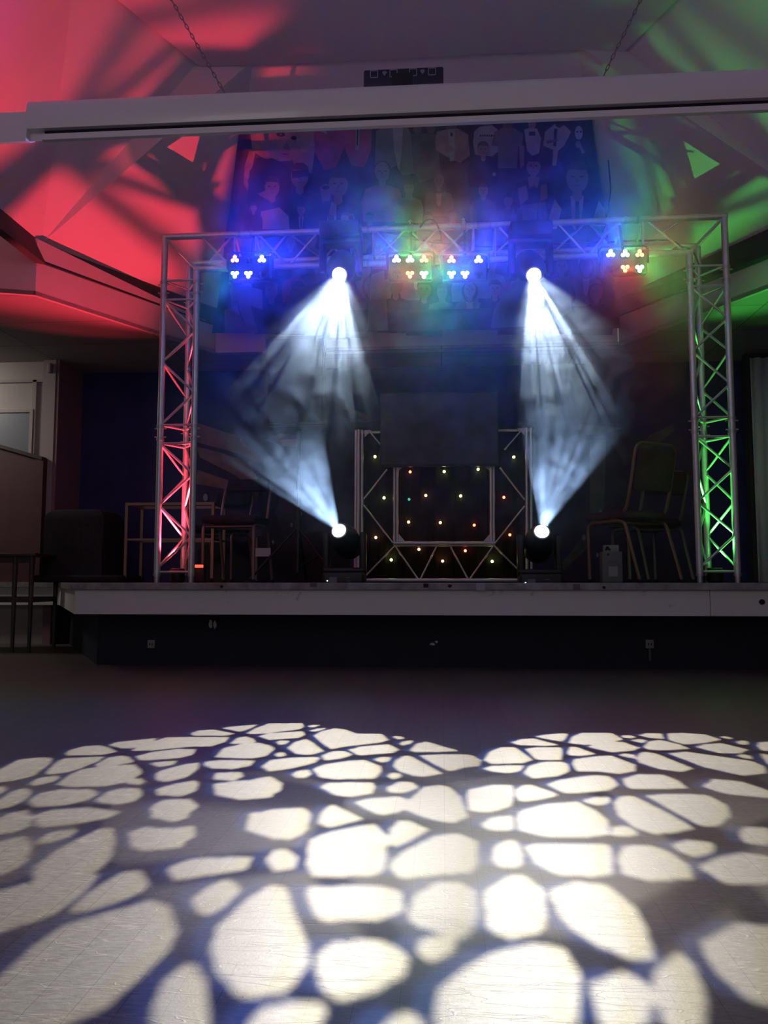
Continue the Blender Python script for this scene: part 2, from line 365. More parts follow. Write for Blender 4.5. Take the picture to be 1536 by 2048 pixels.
scrap(865, 1288, 13, 7, 'tiny torn paper scrap on dark wall below the booth')
scrap(873, 1284, 6, 7, 'smallest torn paper scrap, right above the tiny one below the booth')

# ---------------------------------------------------------------- mural on the back wall
MUR = 7.535
m_beam = mat('mural_pale_beam', (.22, .14, .14), .8, noise=(6, .35)); m_beam2 = mat('mural_cool_beam', (.10, .115, .12), .8, noise=(6, .35)); m_hand = mat('mural_hand', (.012, .012, .025), .8); m_glint = mat('mural_glint', (.25, .28, .4), .7)
m_mbg = mat('mural_dusk_sky', (.045, .035, .085), .8, noise=(1.5, .4)); m_crowd = mat('mural_crowd', (.02, .018, .035), .8, noise=(7, .3))
mural = thing('wall_mural', (0, 7.55, SZ), 'printed mural of stage beams and raised hands across the dark back wall', 'mural')
def wp(pts, m, name, k=0, par=mural):
    return new(name, slab([PY(x, y, MUR-.002*k) for x, y in pts], (0, .0015, 0)), m, par, smooth=False)
wp([(395, 880), (1395, 870), (1395, 1162), (395, 1165)], m_mbg, 'mural_sheet', 0)
for q in ([(392, 845), (470, 870), (523, 918), (518, 925), (470, 905), (395, 885)], [(392, 893), (440, 905), (500, 925), (523, 975), (525, 990), (470, 950), (400, 915)],
          [(395, 940), (470, 965), (525, 985), (490, 985), (392, 968)], [(530, 880), (595, 852), (597, 860), (545, 884)], [(530, 880), (597, 878), (600, 893), (560, 892)],
          [(1248, 856), (1160, 848), (1150, 872), (1205, 868)], [(1262, 912), (1300, 870), (1345, 850), (1350, 862), (1310, 890), (1275, 918)], [(1180, 880), (1212, 880), (1208, 1020), (1180, 1035)],
          [(1180, 1090), (1165, 1075), (1120, 1130), (1130, 1140)], [(735, 830), (690, 812), (688, 818), (733, 838)]):
    wp(q, m_beam if q[0][0] < 800 else m_beam2, 'mural_beam', 1)
hand = [(524, 1070), (520, 1040), (516, 1005), (518, 985), (523, 978), (527, 985), (528, 1000), (533, 975), (538, 970), (541, 976), (538, 1000), (546, 975), (551, 974), (552, 982), (546, 1005), (554, 990), (559, 993), (556, 1008), (548, 1025), (560, 1050), (566, 1075), (600, 1070), (640, 1062), (700, 1080), (700, 1163), (395, 1163), (395, 1100), (430, 1080), (480, 1085)]
wp(hand, m_hand, 'mural_hand', 2)
wp([(560, 1035), (585, 1025), (590, 1050), (600, 1030), (610, 1028), (612, 1060), (590, 1075), (560, 1070)], m_crowd, 'mural_crowd', 3)
for (x, y, r) in ((411, 995, 5), (583, 1050, 3), (602, 1028, 2.5), (546, 1084, 2.5), (482, 880, 2.5), (1251, 1018, 3), (1201, 1023, 3), (1168, 1075, 4), (1195, 1110, 3)):
    wp([(x+r*math.cos(a*math.pi/4), y+r*1.6*math.sin(a*math.pi/4)) for a in range(8)], m_glint, 'mural_glint', 3)

# ================================================================== BANNER on the sloping face
nb = (Vector((0, 5.18, 4.2))-Vector((0, 6.92, 2.88))).cross(Vector((1, 0, 0))).normalized()
if nb.y > 0: nb = -nb
P0 = Vector((0, 6.92, 2.88))
bg = mat('banner_dark_print', (.035, .032, .05), .55, noise=(3, .3)); sk = mat('banner_skin', (.22, .165, .155), .6, noise=(9, .18)); sk2 = mat('banner_skin_shade', (.13, .095, .095), .6, noise=(9, .2))
pk = mat('banner_pink_cloth', (.30, .07, .11), .6, noise=(8, .3)); gy = mat('banner_grey_cloth', (.15, .14, .145), .6, noise=(9, .25)); wh = mat('banner_white_cloth', (.30, .29, .31), .6, noise=(9, .2))
bk = mat('banner_black_cloth', (.012, .012, .02), .6); tn = mat('banner_tan_cloth', (.24, .19, .17), .6, noise=(9, .25)); hb = mat('banner_brown_hair', (.06, .04, .035), .6, noise=(14, .4)); bl = mat('banner_blonde_hair', (.26, .17, .12), .6, noise=(14, .3)); dg = mat('banner_dim_cloth', (.085, .08, .09), .6, noise=(9, .4))
BMATS = [bg, sk, sk2, pk, gy, wh, bk, tn, hb, bl, dg]; BI = {m: i for i, m in enumerate(BMATS)}
bbm = bmesh.new(); layer = [0]
def bpoly(pts, m):
    layer[0] += 1; off = nb*(.004+.00025*layer[0])
    vs = [bbm.verts.new(PP(x, y, P0, nb)+off) for x, y in pts]
    f = bbm.faces.new(vs); f.material_index = BI[m]
def ell(cx, cy, rx, ry, m, n=18, rot=0):
    bpoly([(cx+rx*math.cos(a)*math.cos(rot)-ry*math.sin(a)*math.sin(rot), cy+rx*math.cos(a)*math.sin(rot)+ry*math.sin(a)*math.cos(rot)) for a in [2*math.pi*k/n for k in range(n)]], m)
def figure(x, y, s, cloth, hair=hb, skin=sk, tie=None, shirt=None, arms=True, hairlen=0):
    """a head-and-shoulders figure: (x,y) head centre, s head half height"""
    w = s*.74
    bpoly([(x-w*.5, y+s*.6), (x+w*.5, y+s*.6), (x+w*.7, y+s*1.35), (x+s*1.7, y+s*1.75), (x+s*2.1, y+s*3.0), (x+s*1.9, y+s*5.0), (x-s*1.9, y+s*5.0), (x-s*2.1, y+s*3.0), (x-s*1.7, y+s*1.75), (x-w*.7, y+s*1.35)], cloth)
    if shirt: bpoly([(x-w*.6, y+s*1.2), (x+w*.6, y+s*1.2), (x+w*.35, y+s*3.3), (x-w*.1, y+s*3.6), (x-w*.45, y+s*3.2)], shirt)
    if tie: bpoly([(x-w*.16, y+s*1.4), (x+w*.16, y+s*1.4), (x+w*.22, y+s*3.2), (x, y+s*3.6), (x-w*.2, y+s*3.2)], tie)
    if hairlen: ell(x, y+s*hairlen*.4, w*1.35, s*(1.1+hairlen*.4), hair)
    bpoly([(x-w*.4, y+s*.5), (x+w*.4, y+s*.5), (x+w*.45, y+s*1.35), (x, y+s*1.6), (x-w*.45, y+s*1.35)], skin)
    ell(x, y, w, s, skin)
    if not hairlen: bpoly([(x-w*1.02, y-s*.15), (x-w*.95, y-s*.75), (x-w*.4, y-s*1.12), (x+w*.4, y-s*1.12), (x+w*.95, y-s*.75), (x+w*1.02, y-s*.15), (x+w*.75, y-s*.5), (x-w*.7, y-s*.55)], hair)
    if s > 9:
        for sx in (-1, 1): ell(x+sx*w*.38, y-s*.08, w*.2, s*.07, hb, 8)
        ell(x, y+s*.52, w*.3, s*.07, sk2, 8)
        bpoly([(x-w*.08, y), (x+w*.08, y), (x+w*.16, y+s*.3), (x-w*.16, y+s*.3)], sk2)
# base sheet
edge_l = [(484, 225), (478, 262), (470, 330), (462, 400), (452, 460), (441, 560), (430, 648)]
edge_r = [(1236, 640), (1228, 560), (1211, 436), (1195, 330), (1180, 210)]
pts = edge_l + [(530, 650), (700, 645), (900, 642), (1100, 641)] + edge_r
vsA = [bbm.verts.new(PP(x, y, P0, nb)) for x, y in pts]; vsB = [bbm.verts.new(PP(x, y, P0, nb)+nb*.004) for x, y in pts]
bbm.faces.new(vsA); bbm.faces.new(vsB[::-1])
for i in range(len(pts)): bbm.faces.new((vsA[i], vsA[(i+1) % len(pts)], vsB[(i+1) % len(pts)], vsB[i]))
# top row, cut off by the projector-screen case
bpoly([(640, 225), (690, 225), (690, 290), (672, 335), (648, 340), (628, 300), (626, 255)], pk)
bpoly([(690, 225), (745, 225), (742, 300), (728, 335), (702, 330), (684, 280)], pk)
bpoly([(712, 230), (720, 230), (718, 300), (711, 300)], wh); bpoly([(714, 240), (718, 240), (716, 290), (713, 290)], bk)
bpoly([(628, 240), (640, 262), (655, 268), (648, 250), (660, 235)], wh)
bpoly([(752, 262), (770, 250), (812, 248), (834, 290), (838, 345), (806, 350), (792, 330), (770, 345), (750, 330)], gy); bpoly([(785, 250), (806, 250), (804, 300), (798, 340), (788, 300)], wh); ell(795, 235, 11, 16, sk)
ell(835, 255, 9, 12, sk2); ell(862, 255, 9, 12, sk2); bpoly([(822, 268), (848, 266), (876, 268), (880, 350), (840, 365), (826, 340)], dg)
ell(902, 248, 12, 18, sk2); bpoly([(874, 262), (893, 258), (915, 256), (936, 268), (940, 310), (920, 325), (898, 315), (872, 300), (870, 280)], tn); bpoly([(896, 258), (910, 258), (908, 320), (900, 322)], wh); ell(898, 297, 9, 7, sk); ell(903, 268, 2.5, 4, bk)
ell(975, 246, 9, 13, sk2); bpoly([(948, 262), (960, 252), (985, 250), (1000, 262), (998, 300), (985, 312), (950, 308), (946, 285)], wh)
for k in range(7): bpoly([(960+k*4.4, 268), (962.8+k*4.4, 268), (962+k*4.4, 272), (959.4+k*4.4, 272)], bk)
ell(1015, 250, 10, 16, sk2); bpoly([(990, 262), (1003, 255), (1028, 255), (1046, 266), (1044, 290), (1036, 292), (1034, 335), (996, 335), (996, 292), (982, 290)], gy); bpoly([(1038, 290), (1048, 290), (1048, 330), (1040, 336)], sk)
ell(1064, 244, 8, 14, sk); bpoly([(1048, 258), (1060, 254), (1074, 256), (1082, 275), (1078, 305), (1064, 310), (1054, 300)], wh); bpoly([(1058, 262), (1070, 262), (1070, 270), (1058, 270)], bk)
bpoly([(1090, 262), (1110, 246), (1130, 250), (1142, 262), (1128, 290), (1116, 300), (1112, 330), (1104, 330), (1106, 298), (1086, 290)], wh); bpoly([(1108, 256), (1114, 256), (1112, 292), (1106, 290)], bk); ell(1118, 240, 10, 14, hb); bpoly([(1092, 280), (1114, 276), (1116, 281), (1094, 286)], sk2)
ell(1134, 224, 14, 17, wh); ell(1134, 224, 11, 14, bk)
bpoly([(1140, 285), (1160, 278), (1172, 310), (1184, 345), (1130, 345), (1118, 318)], bk); ell(1157, 264, 8, 14, wh); ell(1154, 262, 2, 2, bk, 8); ell(1161, 262, 2, 2, bk, 8); ell(1156, 287, 6, 7, sk); bpoly([(1156, 290), (1162, 288), (1170, 304), (1164, 306)], sk)
# big blonde portrait at top left
bpoly([(497, 225), (600, 225), (608, 262), (600, 300), (582, 320), (540, 322), (505, 300)], bl); bpoly([(604, 225), (626, 240), (630, 300), (624, 345), (592, 335), (585, 318)], tn)
bpoly([(500, 225), (592, 225), (594, 262), (588, 290), (574, 311), (556, 318), (530, 300), (508, 280), (500, 255)], sk)
ell(562, 267, 9, 4.5, bk, rot=.1); ell(588, 274, 5.5, 4, bk, rot=.1); ell(562, 267, 3, 2, sk2, 8); bpoly([(547, 260), (560, 255), (574, 262), (560, 259)], hb); bpoly([(574, 280), (580, 296), (572, 298), (566, 294)], sk2); ell(571, 306, 9, 3.4, pk, rot=.1); ell(571, 306, 8, 1, bk, 8, .1)
bpoly([(500, 295), (512, 300), (506, 330), (496, 360), (504, 395), (488, 365), (490, 330)], bl)
bpoly([(500, 340), (515, 318), (545, 314), (570, 325), (584, 345), (580, 400), (560, 450), (520, 460), (495, 400)], bk)
# second row
figure(600, 350, 24, bk); bpoly([(584, 340), (618, 336), (618, 350), (585, 354)], bk)
figure(545, 372, 20, bk, skin=sk); bpoly([(517, 385), (532, 378), (552, 390), (540, 398), (526, 392)], sk); bpoly([(523, 420), (560, 412), (578, 430), (580, 456), (520, 456)], wh)
figure(677, 366, 26, bk); bpoly([(640, 372), (652, 364), (664, 372), (660, 398), (646, 400)], sk); ell(652, 372, 8, 4, bk, 10); bpoly([(664, 400), (674, 405), (672, 455), (650, 456)], wh)
figure(603, 416, 11, bk, shirt=wh, tie=bk, hair=hb); figure(508, 412, 9, bk)
figure(765, 340, 20, pk, hairlen=.5, skin=sk); figure(818, 372, 14, gy, skin=sk2); figure(878, 358, 14, dg, hairlen=.9, skin=sk2, shirt=tn)
figure(966, 295, 15, bk); ell(988, 344, 4, 4, wh, 8); figure(966, 376, 13, dg, skin=sk); figure(1016, 396, 12, dg, hair=bk)
figure(1066, 328, 19, bk); bpoly([(1054, 350), (1066, 345), (1078, 350), (1074, 372), (1066, 366), (1058, 372)], sk); bpoly([(1034, 372), (1052, 365), (1056, 392), (1040, 405)], sk); bpoly([(1080, 366), (1092, 362), (1094, 390), (1080, 398)], sk)
bpoly([(1040, 405), (1090, 398), (1094, 436), (1060, 452), (1036, 440)], gy)
figure(1153, 350, 30, bk, shirt=wh, tie=bk); bpoly([(1108, 392), (1122, 412), (1112, 452), (1090, 452)], wh); bpoly([(1196, 396), (1208, 412), (1212, 446), (1180, 446)], wh)
figure(690, 430, 10, bk, shirt=wh); figure(740, 430, 11, dg, skin=sk2); figure(856, 430, 12, tn, skin=sk2); figure(905, 424, 11, pk, skin=sk2); figure(1030, 440, 10, dg, skin=sk2)
# lower rows seen behind and below the truss
rnd = random.Random(3)
for row, (yy, s) in enumerate(((478, 13), (520, 15), (560, 17))):
    for k, x in enumerate(range(480+row*9, 1210, 49)):
        figure(x+rnd.uniform(-8, 8), yy+rnd.uniform(-8, 8), s*rnd.uniform(.8, 1.15), rnd.choice([bk, dg, gy, dg, bk, pk]), skin=rnd.choice([sk, sk2, sk2]), shirt=rnd.choice([None, None, wh, gy]), hairlen=rnd.choice([0, 0, .6]))
bpoly([(430, 646), (436, 600), (530, 590), (700, 600), (900, 598), (1232, 590), (1235, 636), (900, 640), (535, 646)], bg)
bpoly([(455, 600), (480, 592), (500, 646), (455, 646)], gy); bpoly([(462, 545), (480, 540), (486, 600), (500, 646), (522, 646), (505, 590), (530, 600), (530, 560), (490, 550)], gy)
bpoly([(585, 560), (640, 545), (650, 640), (560, 642)], dg); bpoly([(745, 530), (770, 520), (778, 640), (735, 642)], gy)
bpoly([(986, 600), (1010, 560), (1040, 530), (1060, 560), (1050, 632), (980, 636)], gy); bpoly([(1110, 540), (1135, 530), (1140, 600), (1110, 620)], gy)
o = new('banner', bbm, BMATS, smooth=False)
tag(o, 'large dark photo-collage banner of many performers on the sloping wall above stage', 'banner')

# ================================================================== PROJECTION SCREEN CASE
Ys = 3.6
t = thing('projection_screen', (-.2, Ys, 2.75), 'long white projection screen case hanging across the hall on chains', 'projection screen')
ztp = PY(768, 170, Ys-.07).z; zs1 = PY(768, 227, Ys-.07).z; zs2 = PY(768, 240, Ys-.07).z; zb_ = PY(768, 252, Ys-.07).z
prof = [(-.062, ztp), (-.05, ztp+.008), (.01, ztp+.008), (.02, ztp), (.02, zb_+.05), (.01, zb_+.045), (-.03, zb_+.02), (-.03, zs1), (-.07, zs1), (-.078, zs1+.03), (-.074, ztp-.03)]
def prism_x(prof, x0, x1):
    bm = bmesh.new(); a = [bm.verts.new((x0, Ys+y, z)) for y, z in prof]; b = [bm.verts.new((x1, Ys+y, z)) for y, z in prof]
    n = len(prof); bm.faces.new(a); bm.faces.new(b[::-1])
    for i in range(n): bm.faces.new((a[i], b[i], b[(i+1) % n], a[(i+1) % n]))
    return bm
new('screen_case', prism_x(prof, -1.98, 2.2), M['white'], t)
new('wall_bracket', prism_x([(y*.8, zb_+(z-zb_)*.8) for y, z in prof[:7]]+[(-.07, zb_)], -2.9, -1.98), M['white'], t)
new('screen_slot', mbox(-1.9, 2.15, Ys-.045, Ys-.029, zb_+.018, zs1+.002), M['blackmatte'], t, smooth=False)
new('bottom_bar', prism_x([(-.074, zs2), (-.05, zs2), (-.05, zb_), (-.074, zb_)], -1.9, 2.15), M['white'], t)
for s_, (a, top) in enumerate((((448, 184), (-1.75, 3.55, 4.2)), ((1207, 152), (1.40, 3.5, 4.2)))):
    a = PY(*a, Ys-.02); b = Vector(top); n = int((b-a).length/.028); bm = bmesh.new(); d = (b-a)/n; dz = d.normalized()
    # direction of the chain chosen so it crosses the picture like the photographed one
    for k in range(n):
        c = a+d*(k+.5); q = dz.to_track_quat('Z', 'Y').to_matrix().to_4x4() @ Matrix.Rotation(math.pi/2*(k % 2), 4, 'Z')
        L_ = []
        for j in range(10):
            an = 2*math.pi*j/10; L_.append(Matrix.Translation(c) @ q @ Vector((.006*math.cos(an), 0, .018*math.sin(an))))
        tube(bm, L_, .0022, 5, closed=True)
    new('chain', bm, M['tubegrey'], t)
# speaker bar standing on the case
t = thing('flood_bar', (PY(807, 160, 3.72).x, 3.72, 2.93), 'dark bar with four outlined squares standing behind the screen case top', 'light fixture')
a = PY(728, 140, 3.72); b = PY(887, 175, 3.72); x0, x1 = a.x, b.x; zt = PY(807, 141, 3.72).z
new('bar_body', mbox(x0, x1, 3.70, 3.78, zt-.10, zt, bev=.008), mat('dark_blue_black', (.02, .018, .04), .5), t)
new('mount', mbox((x0+x1)/2-.05, (x0+x1)/2+.05, 3.605, 3.72, ztp-.06, zt-.088), M['black'], t, smooth=False)
mo = mat('outline_white', (.42, .38, .5), .5)
for cx in (748, 787, 826, 864):
    p = PY(cx, 153, 3.698); bm = bmesh.new(); h = .019
    zc = zt-.026
    for (dx0, dx1, dz0, dz1) in ((-h, h, h-.003, h), (-h, h, -h, -h+.003), (-h, -h+.003, -h, h), (h-.003, h, -h, h)): box(bm, p.x+dx0, p.x+dx1, 3.697, 3.70, zc+dz0, zc+dz1)
    new('square_outline', bm, mo, t, smooth=False)
for cx in (769, 845):
    p = PY(cx, 153, 3.698); zc = zt-.026
    new('emblem', slab([Vector((p.x+dx, 3.6995, zc+dz)) for dx, dz in ((-.012, .006), (-.007, .012), (.007, .012), (.012, .006), (0, -.012))], (0, -.002, 0)), mat('emblem_grey', (.25, .23, .3), .5), t, smooth=False)

# ================================================================== TRUSS
YT = 5.40; RC = .0225; RB = .0085; DEP = .20
def brace_run(t, A, B, z0, z1, n, start=0, axis='z'):
    """zigzag between chord line A and chord line B: points given by function of s"""
    for k in range(n):
        s0 = z0+(z1-z0)*k/n; s1 = z0+(z1-z0)*(k+1)/n
        p = (A if (k+start) % 2 == 0 else B)(s0); q = (B if (k+start) % 2 == 0 else A)(s1)
        new('brace', mcyl(p, q, RB, seg=8), M['alu'], t)
def tower(xc, ztop_out, ztop_in, outer, label):
    h = .12; xo, xi = xc+outer*h, xc-outer*h
    t = thing('truss_tower', (xc, YT, SZ), label, 'truss')
    A = lambda z: Vector((xo, YT, z)); B = lambda z: Vector((xi, YT, z)); Cc = lambda z: Vector((xc, YT+DEP, z))
    zm = (ztop_out+ztop_in)/2
    new('chord', mcyl(A(SZ+.045), A(ztop_out), RC, seg=18), M['alu'], t); new('chord', mcyl(B(SZ+.045), B(ztop_in), RC, seg=18), M['alu'], t); new('chord', mcyl(Cc(SZ+.045), Cc(zm), RC, seg=18), M['alu'], t)
    for f in (A, B, Cc):
        bm = bmesh.new(); cyl(bm, f(SZ+.002), f(SZ+.05), RC*.8, seg=14); cyl(bm, f(SZ+.05), f(SZ+.06), RC*1.15, seg=14)
        new('foot_coupler', bm, M['alu_dull'], t)
    for zj in (1.605, 2.64):
        for f in (A, B, Cc):
            p = f(zj)
            for sg in (-1, 1):
                new('coupler', mcyl(f(zj+sg*.035), f(zj+sg*.055), RC*1.18, seg=16), M['alu_dull'], t)
                new('pin', mcyl((p.x-.041, p.y, zj+sg*.03), (p.x+.041, p.y, zj+sg*.03), .005, seg=8), M['alu'], t)
    for z in (SZ+.075, 1.53, 1.66, 2.56, 2.70):
        for (p, q) in ((A, B), (B, Cc), (Cc, A)): new('cross_tube', mcyl(p(z), q(z), RB, seg=8), M['alu'], t)
    for (z0, z1, n) in ((.66, 1.53, 4), (1.66, 2.56, 4)):
        brace_run(t, A, B, z0, z1, n, 0 if outer < 0 else 1); brace_run(t, B, Cc, z0, z1, n, 1); brace_run(t, Cc, A, z0, z1, n, 1)
    return t
XL, XR = -1.845, 1.80
towerL = tower(XL, 3.02, 2.775, -1, 'left aluminium truss tower lit red from inside, standing on the stage')
towerR = tower(XR, 3.04, 2.79, 1, 'right aluminium truss tower lit green from inside, standing on the stage')
t = thing('truss_beam', (0, YT, 2.9), 'horizontal aluminium truss beam joining both towers and carrying the lights', 'truss')
xo0, xi0, xi1, xo1 = XL-.12, XL+.12, XR-.12, XR+.12
T_ = lambda x: Vector((x, YT, 3.02+.02*(x-xo0)/(xo1-xo0))); Bt = lambda x: Vector((x, YT, 2.775+.02*(x-xo0)/(xo1-xo0))); Rr = lambda x: Vector((x, YT+DEP, 2.90+.02*(x-xo0)/(xo1-xo0)))
new('chord', mcyl(T_(xo0-.02), T_(xo1+.02), RC, seg=18), M['alu'], t); new('chord', mcyl(Bt(xi0-.02), Bt(xi1+.02), RC, seg=18), M['alu'], t); new('chord', mcyl(Rr(XL), Rr(XR), RC, seg=18), M['alu'], t)
# corner diagonals
for (a, b) in ((T_(xo0), Bt(xi0)), (T_(xo1), Bt(xi1)), (T_(xo0), Rr(XL)), (T_(xo1), Rr(XR)), (Bt(xi0), Rr(XL)), (Bt(xi1), Rr(XR))): new('corner_brace', mcyl(a, b, RB*1.1, seg=8), M['alu'], t)
seams = [-1.38, -.55, .30, 1.30]
for s in seams:
    for f in (T_, Bt, Rr):
        for sg in (-1, 1): new('coupler', mcyl(f(s+sg*.032), f(s+sg*.05), RC*1.18, seg=16), M['alu_dull'], t)
    for dx in (-.075, .075):
        for (p, q) in ((T_, Bt), (Bt, Rr), (Rr, T_)): new('cross_tube', mcyl(p(s+dx), q(s+dx), RB, seg=8), M['alu'], t)
for (a, b, n) in ((xi0+.02, seams[0]-.09, 1), (seams[0]+.09, seams[1]-.09, 3), (seams[1]+.09, seams[2]-.09, 3), (seams[2]+.09, seams[3]-.09, 4), (seams[3]+.09, xi1-.02, 1)):
    for st, (p, q) in enumerate(((T_, Bt), (Bt, Rr), (Rr, T_))): brace_run(t, p, q, a, b, n, st % 2)
# cables lying in the beam
def cable(pts, r, label, name='cable', m=None):
    o = new(name, mtube(smooth_path(pts, .08, 6), r, 7), m or M['black']); return tag(o, label, 'cable')
zt = 3.0
cable([T_(-.5)+Vector((0, .05, .03)), T_(-.1)+Vector((0, .1, -.06)), Rr(.3)+Vector((0, -.03, .035)), Rr(.9)+Vector((0, -.05, .03)), Rr(1.3)+Vector((0, -.04, .04)), Vector((1.62, 5.5, 2.93)), Vector((1.70, 5.47, 2.8)), Vector((1.72, 5.46, 2.72))], .006, 'black power cable running inside the truss beam to the right tower')
cable([PY(840, 455, 5.36), PY(850, 441, 5.36), PY(862, 438, 5.36), PY(873, 446, 5.37), PY(878, 458, 5.38)], .005, 'looped black cable curling up over the middle of the truss beam')
cable([PY(1215, 300, 5.9), PY(1222, 380, 5.7), PY(1213, 450, 5.45), PY(1205, 465, 5.42)], .005, 'thin black cable dropping down onto beam at right banner edge')
cable([PY(1340, 505, 5.5), PY(1355, 492, 5.5), PY(1375, 495, 5.5), PY(1388, 505, 5.46), PY(1398, 530, 5.45)], .006, 'short looped cable by the top of the green-lit tower')
for px, lb in ((821, 'small steel clamp on top chord above the left middle light bar'), (927, 'white-tagged steel clamp on top chord above the right middle light bar')):
    p = T_(PY(px, 460, YT).x); q = thing('truss_clamp', p+Vector((0, 0, .02)), lb, 'clamp', 'clamps on the top chord')
    bm = bmesh.new(); cyl(bm, p-Vector((.02, 0, 0)), p+Vector((.02, 0, 0)), RC*1.35, seg=16); new('clamp_band', bm, M['alu_dull'], q)
    bm = bmesh.new(); cyl(bm, p+Vector((0, -.01, .02)), p+Vector((0, -.01, .055)), .006, seg=8); cyl(bm, p+Vector((-.012, -.01, .045)), p+Vector((.012, -.01, .045)), .005, seg=8); new('wing_bolt', bm, M['alu'], q)
    if px == 927: new('clamp_tag', mbox(p.x-.012, p.x+.012, YT-.045, YT-.038, p.z-.025, p.z+.02, bev=.002), M['offwhite'], q)

# ================================================================== SPOT LIGHT HELPER
def spot(name, loc, target, power, color, size_deg, blend, radius, parent=None):
    l = bpy.data.lights.new(name, 'SPOT'); l.energy = power; l.color = color; l.spot_size = math.radians(size_deg); l.spot_blend = blend; l.shadow_soft_size = radius
    o = bpy.data.objects.new(name, l); COL.objects.link(o)
    d = Vector(target)-Vector(loc); q = d.to_track_quat('-Z', 'Y')
    mw = Matrix.Translation(loc) @ q.to_matrix().to_4x4()
    if parent: o.parent = parent; mw = parent_world(parent).inverted() @ mw
    o.matrix_local = mw
    return o
def gobo_nodes(l, scale, seedv, width=.09, soft=.03, base=.0, falloff=None):
    """cracked-glass pattern plate: computed from the light's own direction"""
    l.use_nodes = True; nt = l.node_tree; N = nt.nodes; L = nt.links
    em = next(n for n in N if n.type == 'EMISSION'); tc = N.new('ShaderNodeTexCoord'); sp = N.new('ShaderNodeSeparateXYZ'); L.new(tc.outputs['Normal'], sp.inputs[0])
    dx = N.new('ShaderNodeMath'); dx.operation = 'DIVIDE'; L.new(sp.outputs[0], dx.inputs[0]); L.new(sp.outputs[2], dx.inputs[1])
    dy = N.new('ShaderNodeMath'); dy.operation = 'DIVIDE'; L.new(sp.outputs[1], dy.inputs[0]); L.new(sp.outputs[2], dy.inputs[1])
    cb = N.new('ShaderNodeCombineXYZ'); L.new(dx.outputs[0], cb.inputs[0]); L.new(dy.outputs[0], cb.inputs[1]); cb.inputs[2].default_value = seedv
    v = N.new('ShaderNodeTexVoronoi'); v.feature = 'DISTANCE_TO_EDGE'; v.voronoi_dimensions = '2D'; v.inputs['Scale'].default_value = scale
    ad = N.new('ShaderNodeVectorMath'); ad.inputs[1].default_value = (seedv, seedv*.7, 0); L.new(cb.outputs[0], ad.inputs[0]); L.new(ad.outputs[0], v.inputs['Vector'])
    mr = N.new('ShaderNodeMapRange'); mr.interpolation_type = 'SMOOTHSTEP'; mr.inputs['From Min'].default_value = width-soft; mr.inputs['From Max'].default_value = width+soft; mr.inputs['To Min'].default_value = base; mr.inputs['To Max'].default_value = 1
    L.new(v.outputs['Distance'], mr.inputs['Value']); L.new(mr.outputs['Result'], em.inputs['Strength'])

